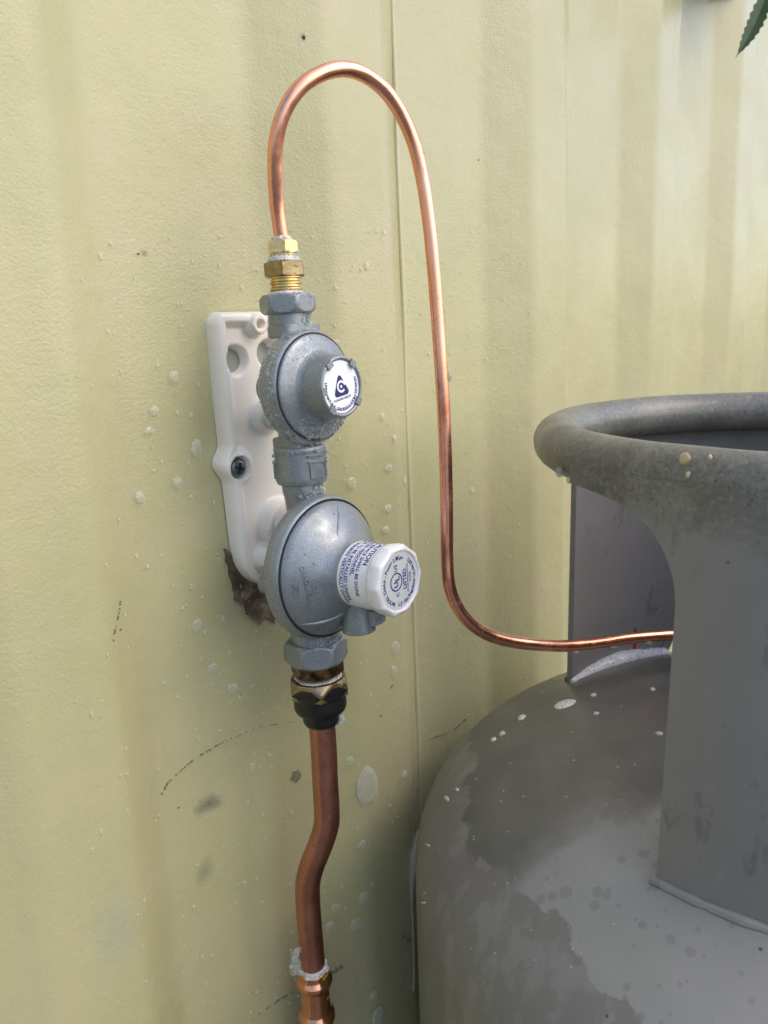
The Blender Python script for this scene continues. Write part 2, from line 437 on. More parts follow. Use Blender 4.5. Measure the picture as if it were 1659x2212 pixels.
def blob(p, nrm, rx, rz, h, seg=18, rings=5, jit=.12, seed=0, up=Vector((0, 0, 1))):
    """low dome sitting on a surface with normal nrm; rx across, rz along up"""
    nrm = Vector(nrm).normalized(); up = (up-nrm*up.dot(nrm)).normalized(); sd_ = up.cross(nrm)
    rs = random.Random(seed); ph = [rs.uniform(0, 6.28) for _ in range(3)]
    V = [Vector(p)+nrm*h]; Fc = []
    for i in range(1, rings+1):
        q = i/rings
        for k in range(seg):
            t = 2*pi*k/seg; w_ = 1+jit*(sin(2*t+ph[0])+.6*sin(3*t+ph[1])+.4*sin(5*t+ph[2]))
            hh = h*sqrt(max(0, 1-q*q)) - (.25 if i == rings else 0)
            V.append(Vector(p)+sd_*(rx*q*w_*cos(t))+up*(rz*q*w_*sin(t))+nrm*hh)
    for k in range(seg): Fc.append((0, 1+k, 1+(k+1) % seg))
    for i in range(rings-1):
        for k in range(seg):
            k2 = (k+1) % seg; a = 1+i*seg; b = a+seg; Fc.append((a+k, b+k, b+k2, a+k2))
    return V, Fc
def text_geo(s, size=1.0, bold=.0, extrude=0.0, space=1.0, align='LEFT', res=2):
    cu = bpy.data.curves.new('tmp', 'FONT'); cu.body = s; cu.size = size; cu.offset = bold; cu.extrude = extrude
    cu.space_character = space; cu.align_x = align; cu.resolution_u = res
    ob = bpy.data.objects.new('tmp', cu); COL.objects.link(ob)
    dg = bpy.context.evaluated_depsgraph_get(); me = ob.evaluated_get(dg).to_mesh()
    v = [p.co.copy() for p in me.vertices]; f = [tuple(p.vertices) for p in me.polygons]
    ob.evaluated_get(dg).to_mesh_clear(); bpy.data.objects.remove(ob); bpy.data.curves.remove(cu)
    return v, f
def text_w(s, size, space=1.0):
    v, f = text_geo(s, size, space=space); return max((p.x for p in v), default=0)
def arc_text(g, s, R, a0, a1, size, out=True, bold=0, z=0.0):
    """letters spread over an arc from angle a0 to a1 (radians, ccw positive) in the XY plane"""
    ws = []
    for ch in s:
        ws.append(size*.32 if ch == ' ' else text_w(ch, size)+size*.13)
    tot = sum(ws); acc = 0
    for ch, w_ in zip(s, ws):
        t = (acc+w_/2)/tot; acc += w_; a = a0+(a1-a0)*t
        if ch == ' ': continue
        v, f = text_geo(ch, size, bold); cxm = (max(p.x for p in v)+min(p.x for p in v))/2
        rot = a-pi/2 if out else a+pi/2
        c, s2 = cos(rot), sin(rot); P = Vector((R*cos(a), R*sin(a)))
        nv = []
        for p in v:
            x, y = p.x-cxm, p.y-size*.35
            nv.append((P.x+x*c-y*s2, P.y+x*s2+y*c, z))
        g.add(nv, f)
def put_text(g, s, x, y, size, rot=0, bold=0, align='CENTER', space=1.0, z=0.0):
    v, f = text_geo(s, size, bold, align=align, space=space); c, s2 = cos(rot), sin(rot)
    g.add([(x+p.x*c-(p.y-size*.35)*s2, y+p.x*s2+(p.y-size*.35)*c, z) for p in v], f)

exec_order = None
# ---------------------------------------------------------------- tank placement
TM = Matrix.Rotation(radians(0.39), 3, _F) @ Matrix.Rotation(radians(1.93), 3, _R)
TC = Vector((585.3, -327.1, -66.0))
RR, RM = 178.9, 16.6; RC = RR+RM-1.0
TR, TZS, TH, TN = 287.6, -339.0, 129.5, 2.12
def dome_z(r):
    q = min(r/TR, 1.0); return TZS+TH*(1-q**TN)**(1/TN)
def to_tank(P): return TM.transposed() @ (Vector(P)-TC)
def cyl_pt(px, py, rad, far_=False):
    o = TM.transposed() @ (CAM-TC); d = TM.transposed() @ ray(px, py)
    A_ = d.x**2+d.y**2; B = o.x*d.x+o.y*d.y; Cc = o.x**2+o.y**2-rad**2
    D = max(B*B-A_*Cc, 0); s_ = (-B+(1 if far_ else -1)*sqrt(D))/A_
    return o+d*s_
def dome_pt(px, py):
    o = TM.transposed() @ (CAM-TC); d = TM.transposed() @ ray(px, py); d.normalize()
    s_ = 250
    while s_ < 1100:
        P = o+d*s_; r = sqrt(P.x**2+P.y**2)
        if r < TR and P.z < dome_z(r): return P
        s_ += .7
    return None
def dome_n(P):
    r = sqrt(P.x**2+P.y**2); e = .5
    dz = (dome_z(r+e)-dome_z(r-e))/(2*e) if r+e < TR else -20
    return Vector((-dz*P.x/r, -dz*P.y/r, 1)).normalized()
def plane3(pts):
    A, B, Cc = pts; n_ = (B-A).cross(Cc-A).normalized(); return n_, n_.dot(A)
_l = [dome_pt(1415, 1742), dome_pt(1200, 1852), dome_pt(1085, 1990)]
nn_, of_ = plane3(_l)
if nn_.dot(dome_pt(1300, 1600))-of_ < 0: nn_ = -nn_; of_ = -of_
TANKLINE = (nn_, of_)
_l = [dome_pt(1040, 1560), dome_pt(1045, 1780), dome_pt(1110, 1890)]
n2_, o2_ = plane3(_l)
if n2_.dot(dome_pt(970, 1750))-o2_ < 0: n2_ = -n2_; o2_ = -o2_
TANKLEFT = (n2_, o2_)
def sm(px, py, r, sc, col, a): return (tuple(wall_pt(px, py)), r, sc, col, a)
SMUDGES = [sm(450, 1735, 15, (1, 1, 1.6), (.13, .12, .10), .75), sm(440, 1880, 12, (1.2, 1, 1), (.17, .17, .13), .5),
           sm(250, 2010, 22, (1, 1, .6), (.36, .40, .28), .5), sm(610, 1400, 60, (1.6, 1, 1), (.32, .30, .18), .22),
           sm(620, 1840, 60, (1.6, 1, .5), (.50, .41, .25), .28), sm(560, 1290, 40, (1, 1, 1), (.28, .26, .2), .5),
           sm(800, 1860, 40, (1.5, 1, .8), (.34, .40, .20), .4), sm(655, 78, 4, (1, 1, 1), (.2, .2, .15), .7),
           sm(312, 548, 3, (1, 1, 1), (.15, .15, .12), .7), sm(700, 2150, 40, (1, 1, .5), (.33, .30, .20), .4)]

M['wall'] = mat_wall(); M['alu'] = mat_alu(); M['tube'] = mat_copper('bright_copper', (.84, .37, .25), (.90, .46, .33), (.17, .32), .4)
M['pipe'] = mat_copper('dull_copper', (.42, .18, .125), (.53, .25, .18), (.28, .45))
M['fit'] = mat_copper('polished_copper', (.62, .27, .15), (.78, .38, .22), (.10, .24))
M['brass'] = mat_brass('yellow_brass', (.58, .40, .17), (.78, .60, .30), .22)
M['brass_dull'] = mat_brass('tarnished_brass', (.22, .16, .09), (.42, .32, .18), .33)
M['bronze'] = mat_brass('dark_bronze', (.05, .03, .015), (.30, .18, .08), .3)
M['tank'] = mat_tank(); M['collar'] = mat_collar(); M['rim'] = M['collar']
M['plastic'] = mat_plastic(); M['cap'] = mat_cap()
M['bubble'] = mat_bubble(); M['foam'] = mat_foam('soap_foam', .75)
M['spot'] = mat_foam('soap_spot', .30, (.80, .80, .66), 500, (.12, .25), (.50, .50, .38))
M['suds'] = mat_foam('soap_suds', .48, (.74, .74, .62), 560, (.12, .26), (.30, .31, .22)); M['foamdark'] = mat_foam('speckled_soap_foam', .95, (.74, .74, .76), 480, (.15, .27), (.07, .07, .075))
M['water'] = mat_water(); M['leaf'] = mat_leaf(); M['rust'] = mat_rust(); M['ground'] = mat_ground()
M['black'] = simple('black_rubber', (.006, .006, .007), .35, 0, 300, .2, .0004, .1)
M['groove'] = simple('dark_groove', (.012, .014, .018), .6)
M['screw'] = simple('zinc_screw', (.16, .20, .21), .35, .8, 300, .2)
M['dark'] = simple('dark_recess', (.01, .01, .012), .6)
M['sticker'] = simple('white_sticker', (.84, .84, .90), .35, 0, 200, .05)
M['sticker_g'] = simple('grey_white_label', (.60, .62, .60), .32)
M['blue'] = simple('navy_ink', (.012, .018, .12), .45)
M['inkb'] = simple('blue_black_ink', (.025, .02, .22), .45)
M['yellow'] = simple('yellow_ring', (.40, .30, .01), .4)
M['red'] = simple('red_paint_mark', (.45, .02, .015), .5)
M['cream'] = simple('cream_paint_drip', (.62, .48, .28), .5)
M['scratch'] = simple('dark_scratch', (.20, .185, .12), .8)
M['caulk'] = simple('green_paint_bead', (.56, .53, .32), .35, 0, 250, .3, .0006)

# ================================================================ SETTING
# ground
g = G(); s_ = 60/U; z0 = -1260
g.add([(-s_, -s_, z0), (s_, -s_, z0), (s_, s_, z0), (-s_, s_, z0)], [(0, 1, 2, 3)])
tag(g.out('ground', M['ground']), kind='structure')

# wall: one pressed sheet
wall = empty('corrugated_wall', Matrix.Translation((245, 0, z0)), 'pale green painted corrugated steel wall behind the tank and the gas regulators', 'wall')
def wl(P): return (P[0]-245, P[1], P[2]-z0)
xs = []; X = -760.0
while X < 3300:
    xs.append(X); t = (X-245) % 278
    nearb = min(abs(t-q) for q in (0, 120, 183, 244, 278)) < 11
    X += 1.6 if nearb and X < 1500 else (6 if X < 1700 else 8)
zs = [z0 + k*12 for k in range(int((1150-z0)/12)+1)]
V = []; Fc = []
for X in xs:
    yb = wallY(X)
    for z in zs:
        d = noise.noise(Vector((X*.012, 3.3, z*.006)))*1.6 + noise.noise(Vector((X*.03, 9, z*.02)))*.5
        V.append(wl((X + noise.noise(Vector((1, X*.004, z*.004)))*2.0, yb+d-0.6, z)))
nz = len(zs)
for i in range(len(xs)-1):
    for k in range(nz-1): Fc.append((i*nz+k, (i+1)*nz+k, (i+1)*nz+k+1, i*nz+k+1))
sheet = mesh('wall_sheet', V, Fc, M['wall'], parent=wall, sharp=60)
# the wall shader reads object coordinates: shift so that they equal scene coordinates
def shift_to_world(o):
    off = Vector((245, 0, z0))*U
    for v in o.data.vertices: v.co += off
    o.location = -off
shift_to_world(sheet)
# painted seam bead along the crease right of the regulators
path = []
for k in range(60):
    z = 560-k*24; X = 522.0+noise.noise(Vector((z*.01, 0, 0)))*1.4
    path.append(Vector(wl((X, -2.4, z))))
v, f = tube(path, 2.4, 10, rfun=lambda t, a: 2.3+.8*noise.noise(Vector((t*120, 0, 5))))
g = G().add(v, f); g.out('seam_bead', M['caulk'], wall)
# back and ends so the wall is a closed shell of real thickness
g = G().add(*box(-760-245, 3300-245, 6, 60, 0, 1150-z0)); g.out('wall_core', M['wall'], wall)

# bare patch under the bracket, flaked paint edge
def patch(name, pxs, mat, off, label=None, jit=3.0, n=6, parent=wall, thick=.5):
    out = []
    for i in range(len(pxs)):
        a = Vector(pxs[i]); b = Vector(pxs[(i+1) % len(pxs)])
        for k in range(n):
            q = a.lerp(b, k/n); q = (q.x+random.uniform(-jit, jit), q.y+random.uniform(-jit, jit))
            out.append(wall_pt(q[0], q[1], off+2.0))
    c = sum(out, Vector())/len(out); nn = wallN(c.x)
    V = [wl(c)]+[wl(p) for p in out]+[wl(p-nn*2.4) for p in out]; m_ = len(out)
    Fc = [(0, 1+i, 1+(i+1) % m_) for i in range(m_)]+[(1+i, 1+m_+i, 1+m_+(i+1) % m_, 1+(i+1) % m_) for i in range(m_)]
    return mesh(name, V, Fc, mat, parent=parent, smooth=False)
p = patch('bare_patch', [(487, 1188), (500, 1192), (530, 1230), (605, 1262), (618, 1300), (600, 1316), (594, 1345), (574, 1330), (562, 1348), (534, 1326), (528, 1308), (512, 1300), (502, 1256)], M['rust'], 0)
p['label'] = 'brown bare patch of torn paint under the white bracket'
patch('paint_chip', [(634, 1668), (646, 1662), (652, 1675), (640, 1690), (630, 1684)], M['scratch'], 0, jit=1.5, n=3)

# dotted scratches on the paint
def scratch(pts, w_=.55, gap=.35):
    P = []
    for (a, b) in zip(pts, pts[1:]):
        L = sqrt((b[0]-a[0])**2+(b[1]-a[1])**2); n_ = max(2, int(L/3))
        for k in range(n_): P.append((a[0]+(b[0]-a[0])*k/n_, a[1]+(b[1]-a[1])*k/n_))
    g = G()
    for i in range(len(P)-1):
        if random.random() < gap: continue
        a = wall_pt(P[i][0]+random.uniform(-1, 1), P[i][1]+random.uniform(-1.2, 1.2), 1.6); b = wall_pt(P[i+1][0], P[i+1][1]+random.uniform(-1, 1), 1.6)
        a = Vector(wl(a)); b = Vector(wl(b)); d = (b-a).normalized(); q = d.cross(Vector((0, 1, 0))).normalized()*w_*random.uniform(.4, 1.3)
        yv = Vector((0, 1.8, 0))
        g.add([a-q, a+q, b+q, b-q, a-q+yv, a+q+yv, b+q+yv, b-q+yv], [(0, 1, 2, 3), (0, 4, 5, 1), (1, 5, 6, 2), (2, 6, 7, 3), (3, 7, 4, 0)])
    return g.out('scratch', M['scratch'], wall, smooth=False)
scratch([(350, 1716), (365, 1690), (420, 1640), (480, 1605), (560, 1570), (640, 1558)], .22, .5)
scratch([(920, 1600), (950, 1590), (980, 1578), (1012, 1550)], .6, .4)
scratch([(540, 2206), (590, 2170), (640, 2140)], .3, .55); scratch([(698, 2112), (725, 2100), (752, 2082)], .8, .2)
scratch([(262, 1298), (258, 1330), (250, 1360), (246, 1392)], .25, .65)
scratch([(868, 2020), (880, 2030), (896, 2038)], .5, .3)
for px, py, r in ((845, 1485, 1.6), (848, 1481, 1.2), (823, 1546, 1.6), (386, 1745, .8), (300, 548, .8), (657, 80, 1.4), (1180, 1590, .7), (640, 1905, .7), (902, 1465, .5), (1035, 345, .7), (262, 1360, .8), (520, 1500, .6)):
    q = wall_pt(px, py, 1.2); v, f = blob(wl(q), wallN(q.x), r*1.0, r*.8, .4, 8, 2, .3, int(px)); G().add(v, f).out('paint_fleck', M['rust'], wall)

# ================================================================ BRACKET
bx0 = 341.0
ROTB = Matrix.Rotation(radians(0), 4, 'Z')
brk = empty('mounting_bracket', Matrix.Translation((bx0, -0.2, -60)) @ Matrix.Rotation(radians(-1.4), 4, 'Y'), 'cream white plastic wall bracket with holes, screwed to the wall behind both regulators', 'bracket')
ZT, ZB = 97, -108        # top and bottom, local z (origin at z=-60)
def xl(z):
    x = -22.0
    if z > ZT-10: x += 10-sqrt(max(0, 100-(z-(ZT-10))**2))
    if z < -8: x += (-8-z)*.02
    if z < ZB+32:
        q = (ZB+32-z); x += 32-sqrt(max(0, 32*32-q*q))
    d = abs(z+9.5)
    if d < 15: x -= 6.5*(.5+.5*cos(pi*d/15))
    return x
def xr(z):
    x = 38.0
    if z > ZT-7: x -= 7-sqrt(max(0, 49-(z-(ZT-7))**2))
    if z < ZB+32:
        q = (ZB+32-z); x -= 32-sqrt(max(0, 32*32-q*q))
    return x
def ss(a, b, x):
    t = max(0, min(1, (x-a)/(b-a))); return t*t*(3-2*t)
HOLES = [(-5.5, 63, 8.6), (25, 66, 8.6)]
def bh(x, z, e):
    """height of the plate face off the wall, e = distance to the outline"""
    h = 14.0*sqrt(max(0, 1-(1-min(e, 4.2)/4.2)**2))*1.0
    dish = ss(6.5, 12, e)*4.6
    for (a, b, r, hh, w_) in BOSS:
        d = sqrt((x-a)**2+(z-b)**2)
        dish *= 1-(1-ss(r, r+w_, d))*.98
    h -= dish if e > 4.2 else 0
    for (a, b, r, hh, w_) in BOSS:
        d = sqrt((x-a)**2+(z-b)**2); h += hh*(1-ss(r-.2, r+.9, d))
    for (a, b, r) in PITS:
        d = sqrt((x-a)**2+(z-b)**2); h -= 7*(1-ss(r-1.0, r+.6, d))
    for (a, b, r) in HOLES:
        d = sqrt((x-a)**2+(z-b)**2); h -= 9*(1-ss(r-1.4, r+3.0, d))
    return h
BOSS = [(12.5, 87, 6.8, 4.5, 2.5), (-14, -13, 10.6, .6, 4), (16, 22, 11, 5, 4), (19, -60, 17, 6, 3), (4, -84, 9, 6, 4)]
PITS = [(12.5, 87, 3.0), (-14, -13, 8.3)]
V = []; Fc = []; NX, NZ = 74, 200; keep = []
for j in range(NZ+1):
    tz = j/NZ; tz = .5-.5*cos(pi*(.04+.92*tz))/cos(pi*.04)
    z = ZB+.05+(ZT-ZB-.1)*tz; a, b = xl(z), xr(z)
    for i in range(NX+1):
        s_ = i/NX; s2_ = .5-.5*cos(pi*(.1+.8*s_))/cos(pi*.1); x = a+(b-a)*s2_
        e = min(x-a, b-x, ZT-z, (z-ZB))
        # rounded bottom: distance to arc
        V.append((x, -max(.2, bh(x, z, e)), z))
for j in range(NZ):
    for i in range(NX):
        q = [(j*(NX+1)+i), (j*(NX+1)+i+1), ((j+1)*(NX+1)+i+1), ((j+1)*(NX+1)+i)]
        c = [sum(V[k][m] for k in q)/4 for m in range(3)]
        if any(sqrt((c[0]-a)**2+(c[2]-b)**2) < r-2.2 for a, b, r in HOLES): continue
        Fc.append(tuple(q))
mesh('plate', V, Fc, M['plastic'], parent=brk, sharp=70)
for k_, (a_, b_, r_) in enumerate(HOLES):
    v, f = lathe([(r_+1, 1.2), (r_+1, 2.4), (.05, 2.4)], 32, 'n', (a_, 0, b_)); G().add(v, f).out('hole_floor', simple('dull_hole_floor', (.33, .35, .30), .6), brk)  # grey disc added to dull the bright wall seen through the hole
# posts reaching the regulators
for (x, z, r, l0, l1) in ((17, 22, 8.5, 8, 34), (21, -58, 13.5, 12, 32), (5, -84, 8.5, 12, 27)):
    v, f = lathe(rnd([(r*1.1, l0), (r, l1), (r*.5, l1)], 2.5), 36, 'n', (x, 0, z)); G().add(v, f).out('post', M['plastic'], brk)
v, f = lathe(rnd([(2.9, 2), (2.9, 9.5), (1.0, 9.6)], .2), 24, 'n', (12.5, 0, 87)); G().add(v, f).out('pilot_hole', simple('brown_hole', (.16, .09, .03), .7), brk)
# screw
g = G(); v, f = lathe(rnd([(3, 6), (7.5, 6.5), (7.5, 10.0), (5.6, 12.6), (.05, 13.6)], 1.0), 40, 'n', (-14, 0, -13)); g.add(v, f)
sc = g.out('screw', M['screw'], brk)
g = G()
for a in (20, 110):
    v, f = box(-3.9, 3.9, -14.1, -12.4, -.8, .8); m_ = Matrix.Rotation(radians(a), 3, 'Y')
    g.add([Vector((-14, 0, -13))+m_ @ Vector(q) for q in v], f)
g.out('cross_slot', M['dark'], sc, smooth=False)
v, f = lathe([(7.6, 7), (8.4, 7), (8.4, 8.2), (7.6, 8.2)], 40, 'n', (-14, 0, -13), caps=False); G().add(v, f).out('washer_gap', simple('brown_grime', (.10, .07, .04), .8), brk)

# ================================================================ REGULATORS
# assembly frame: stands off the wall, leans slightly, turned a little to the right
LEAN, TURN = radians(-1.43), radians(4.0)
def frame(zw, x=342.5, y=-60.0):
    X = x-(zw-35)*.025
    return Matrix.Translation((X, y, zw)) @ Matrix.Rotation(LEAN, 4, 'Y') @ Matrix.Rotation(TURN, 4, 'Z')
ZS = -17.0                                     # small regulator axis height
sr = empty('small_gas_regulator', frame(ZS), 'upper smaller grey gas regulator with round blue logo sticker, above the larger one', 'gas regulator')
# local: x right, -y out, z up; flange planes at n
g = G()
body = rnd([(12, -6), (30, -2), (35, 3), (37.8, 8), (38.2, 14), (37.2, 19), (35.6, 20.6), (35.2, 20.2)], 2.0)
g.add(*lathe(body, 96, 'n'))
g.out('body', M['alu'], sr)
v, f = lathe([(35.6, 19.6), (35.6, 20.9), (33.6, 20.9), (33.6, 19.6)], 96, 'n', caps=False); G().add(v, f).out('seam_groove', M['groove'], sr)
g = G(); g.add(*lathe(rnd([(34.6, 19.5), (34.4, 22.0), (31, 23.6), (24, 25.2), (21.6, 28.0), (20.2, 43.0), (19.3, 44.6), (17.6, 44.6), (17.2, 42.8), (.1, 42.8)], 1.3, 4), 96, 'n')).out('cover', M['alu'], sr)
# bumps cast round the hub and crimp tabs on its rim
for a in (128, 52, 186, 232, 324):
    g = G(); m_ = Matrix.Rotation(radians(-a), 3, 'Y')
    v, f = box(15.8, 20.0, -45.5, -43.2, -2.5, 2.5); g.add([m_ @ Vector(q) for q in v], f); g.out('crimp_tab', M['alu'], sr, smooth=False)
# printed sticker on the hub
g = G().add(*lathe([(16.9, 42.7), (16.9, 43.25), (.05, 43.25)], 64, 'n')); stk = g.out('logo_sticker', M['sticker'], sr)
g2 = G(); gw = G()
arc_text(g2, 'LPG & NATURAL GAS REGULATORS DIVISION', 14.4, radians(166), radians(382), 2.9, False, .10)
put_text(g2, 'CAVAGNA GROUP', .4, -7.6, 2.0, radians(9), .04)
tri = []
for (cx_, cy_, r_, a_, b_) in ((-1.2, 5.2, 2.1, 160, 20), (4.6, -3.0, 2.2, 20, -80), (-4.4, -4.4, 2.1, 280, 170)):
    for k in range(9):
        a = radians(a_+(b_-a_)*k/8); tri.append((cx_+r_*cos(a), cy_+r_*sin(a)))
g2.add([(x, y, 0) for x, y in tri], [tuple(range(len(tri)))])
ringf_ = []
def ring_(g, x, y, ra, rb, a0, a1, n=40):
    V = []
    for i in range(n+1):
        a = radians(a0+(a1-a0)*i/n); V += [(x+ra*cos(a), y+ra*sin(a), 0), (x+rb*cos(a), y+rb*sin(a), 0)]
    g.add(V, [(2*i, 2*i+1, 2*i+3, 2*i+2) for i in range(n)])
ring_(gw, -.2, .2, 2.5, 4.0, 35, 325); ring_(gw, -.2, .2, .05, 1.0, 0, 360, 20)
gw.add([(2.2, 2.0, 0), (6.5, 3.2, 0), (6.3, 1.5, 0), (2.6, .9, 0)], [(0, 1, 2, 3)])
G().add([(v_[0], -43.40, v_[1]) for v_ in g2.v], g2.f).out('printed_emblem', M['blue'], stk, smooth=False)
G().add([(v_[0], -43.52, v_[1]) for v_ in gw.v], gw.f).out('emblem_inset', M['sticker'], stk, smooth=False)
# inlet: neck, block, hex
g = G()
g.add(*lathe(rnd([(13.6, 34), (13.6, 50)], .5), 48, 'z'))
g.add(*slab(17, 11.5, 33, 41.5, (2.5, -2, 0)))
g.out('inlet_neck', M['alu'], sr, sharp=30)
g = G().add(*hexnut(16.3, 48.5, 61, rot=radians(6), slope=.9)); g.out('inlet_hex', M['alu'], sr)
# rear boss
g = G().add(*lathe(rnd([(13, 8), (13, -19), (9, -22)], 3), 48, 'n', (-5, 0, 0))); g.out('rear_boss', M['alu'], sr)
# outlet neck and round union nut with wrench flats
g = G().add(*lathe(rnd([(13.5, -28), (13.5, -44)], .5), 48, 'z')); g.add(*slab(14.5, 13, -40.5, -33, (-1, 0, 0))); g.out('outlet_neck', M['alu'], sr, sharp=30)
un = empty('union_nut', frame(-70), 'grey round union nut with a slotted flat, joining the two regulators', 'nut')
g = G().add(*lathe(rnd([(14, 14.5), (17.6, 13.5), (18.2, 11), (17.4, 9), (18.2, -9), (17.2, -12.5), (13, -13)], 1.2), 64, 'z')); g.out('nut_body', M['alu'], un)
for a in (-112, -68, 0, 120):
    m_ = Matrix.Rotation(radians(a+90+14), 3, 'Z')
    g = G(); 
    for z in (3.2, 7.5):
        v, f = box(-6.5, 6.5, -18.9, -16, z-.6, z+.6); g.add([m_ @ Vector(q) for q in v], f)
    v, f = box(-5.5, 5.5, -18.6, -16, -8, 1.5); g.add([m_ @ Vector(q) for q in v], f)
    g.out('wrench_flat', M['alu'], un, smooth=False)

ZBIG = -142.0
br = empty('large_gas_regulator', frame(ZBIG), 'lower larger grey domed gas regulator with a white cap and caution label', 'gas regulator')
g = G(); g.add(*lathe(rnd([(14, -2), (40, 1), (48.5, 6), (51, 9), (51.4, 14), (50.2, 19), (48.6, 20.6), (48.0, 20.2)], 1.6), 128, 'n')); g.out('body', M['alu'], br)
v, f = lathe([(48.7, 19.4), (48.7, 21), (46.4, 21), (46.4, 19.4)], 128, 'n', caps=False); G().add(v, f).out('seam_groove', M['groove'], br)
DOME = [(47.3, 19.3), (47.2, 21.6), (45.5, 24.4), (40, 29.6), (33, 35.0), (27, 39.6), (23.4, 43.5), (21.9, 46.6), (21.7, 56), (21.6, 74)]
DP = rnd(DOME, 2.2, 4)
g = G(); g.add(*lathe(DP, 128, 'n')).out('dome_cover', M['alu'], br)
def dome_at(rad):
    for (a, ha), (b, hb) in zip(DP, DP[1:]):
        if (a-rad)*(b-rad) <= 0 and a != b: return ha+(hb-ha)*(rad-a)/(b-a)
    return DP[-1][1]
# casting ribs on the dome
def rib(a0, r0, r1, w_, h_):
    g = G(); pth = []
    for k in range(14):
        r = r0+(r1-r0)*k/13; a = radians(a0)
        pth.append(Vector((r*cos(a), -dome_at(r)+.6, r*sin(a))))
    g.add(*tube(pth, w_, 10)); g.out('casting_rib', M['alu'], br)
def rib2(pts, w_):
    g = G(); pth = [Vector((q.x, -dome_at(min(46.8, sqrt(q.x**2+q.z**2)))+w_*.45, q.z)) for q in catmull([(x, 0, z) for x, z in pts], 6)]
    n_ = len(pth); g.add(*tube(pth, w_, 10, rfun=lambda t, a: w_*(.3+.7*sin(pi*min(1, t*1.1))))); g.out('casting_rib', M['alu'], br)
rib2([(-36, -29.5), (-27, -30.6), (-17, -30.4), (-9, -28), (-5, -24.5)], 1.7)
rib2([(8, 45), (1, 37), (-7, 29), (-9, 24)], 1.0)
rib2([(38, -22), (30, -17), (24, -10)], 1.2)
# neck label wraps the barrel
RL = 22.15
def wrap(g, pts, faces, R, th0, h0, lift=.0):
    """flat (u along circumference, v along axis) -> barrel; reading direction runs down the left side"""
    V = []
    for p in pts:
        th = th0+p[0]/R
        V.append(((R+lift)*cos(th), -(h0+p[1]), (R+lift)*sin(th)))
    g.add(V, faces)
g = G(); NU = 72; V = []; Fc = []
A0, A1 = radians(20), radians(262)
for i in range(NU+1):
    th = A0+(A1-A0)*i/NU
    cut = 0.0
    if i > NU-4: cut = (i-(NU-4))*.6
    for h in (47.6+cut*1.2, 72.6-cut*0.0): V.append((RL*cos(th), -h, RL*sin(th)))
for i in range(NU): Fc.append((2*i, 2*i+1, 2*i+3, 2*i+2))
g.add(V, Fc); lab = g.out('caution_label', M['sticker'], br)
g = G()
def ring_text(s, size, end_deg, h, bold=0.0):
    v, f = text_geo(s, size, bold); w_ = max(q.x for q in v)
    # subdivision not needed: letters are small against the barrel
    th1 = radians(end_deg)
    V = []
    for q in v:
        th = th1-(w_-q.x)/RL
        V.append(((RL+.14)*cos(th), -(h+(q.y)), (RL+.14)*sin(th)))
    g.add(V, f)
ring_text('CAUTION', 5.4, 143, 67.3, .12)
ring_text('INSTALLING AND SERVICE SHALL BE DONE', 3.7, 199, 63.2, .08)
ring_text('BY EXPERIENCED PERSONNEL', 3.7, 163, 59.3, .08)
ring_text('REGULATOR TO BE INSTALLED UNDER', 3.8, 214, 54.2, .08)
ring_text('WITH VENT OPENING VERTICALLY DOWN', 3.8, 225, 50.0, .08)
for h, a, b in ((58.2, 60, 166), (53.2, 120, 219)):
    V = []; n_ = 40
    for i in range(n_+1):
        th = radians(a+(b-a)*i/n_)
        for hh in (h, h+.28): V.append(((RL+.14)*cos(th), -hh, (RL+.14)*sin(th)))
    g.add(V, [(2*i, 2*i+1, 2*i+3, 2*i+2) for i in range(n_)])
g.out('lettering', M['inkb'], lab, smooth=False)
# white cap: ten-sided with chamfer, recessed face, printed disc
capo = G(); NS = 10
def capf(t, i, r, h):
    a = (t) % (2*pi/NS)-pi/NS
    flat = r*cos(pi/NS)/cos(a)
    q = CW[i]; return r*(1-q)+flat*q
CP = [(21.4, 72.4), (22.6, 72.6), (23.3, 73.4), (23.7, 74.8), (24.2, 77), (24.0, 81.4), (23.0, 82.8), (21.3, 83.4), (20.1, 83.1), (19.5, 82.2), (.1, 82.1)]
CW = [0, 0, 0, .25, .85, 1, 1, .7, .2, 0, 0]
capo.add(*lathe(CP, 120, 'n', rf=capf)); cap = capo.out('cap', M['cap'], br, sharp=40)
def disc(rad, h, seg=64): return lathe([(rad, h-.1), (rad, h+.12), (.05, h+.12)], seg, 'n')
g = G().add(*disc(18.9, 82.2)); disc_o = g.out('printed_disc', M['sticker_g'], cap)
g2 = G()
arc_text(g2, 'MODEL 524AA - Pout= 2.8Kpa', 15.6, radians(248), radians(72), 3.5, True, .09)
arc_text(g2, 'L.P. Gas Regulator UL144-2012', 15.6, radians(262), radians(412), 3.5, False, .09)
q90 = pi/2
def ringf(g, x, y, ra, rb, a0=0, a1=360, n=40, z=0):
    V = []; 
    for i in range(n+1):
        a = radians(a0+(a1-a0)*i/n); V += [(x+ra*cos(a), y+ra*sin(a), z), (x+rb*cos(a), y+rb*sin(a), z)]
    g.add(V, [(2*i, 2*i+1, 2*i+3, 2*i+2) for i in range(n)])
ringf(g2, -3.2, 0, 5.3, 6.2)
put_text(g2, 'U', -3.6, -1.6, 6.0, q90, .18); put_text(g2, 'L', -2.2, 1.9, 6.0, q90, .18)
put_text(g2, 'C', -2.2, -8.8, 4.0, q90, .1); put_text(g2, 'US', -3.4, 9.2, 4.3, q90, .1)
put_text(g2, 'LISTED', 5.4, 0, 4.6, q90, .12); put_text(g2, 'LP-GAS REGULATOR', 8.6, 0, 2.1, q90, .05); put_text(g2, '51H0', 11.2, 0, 3.0, q90, .06)
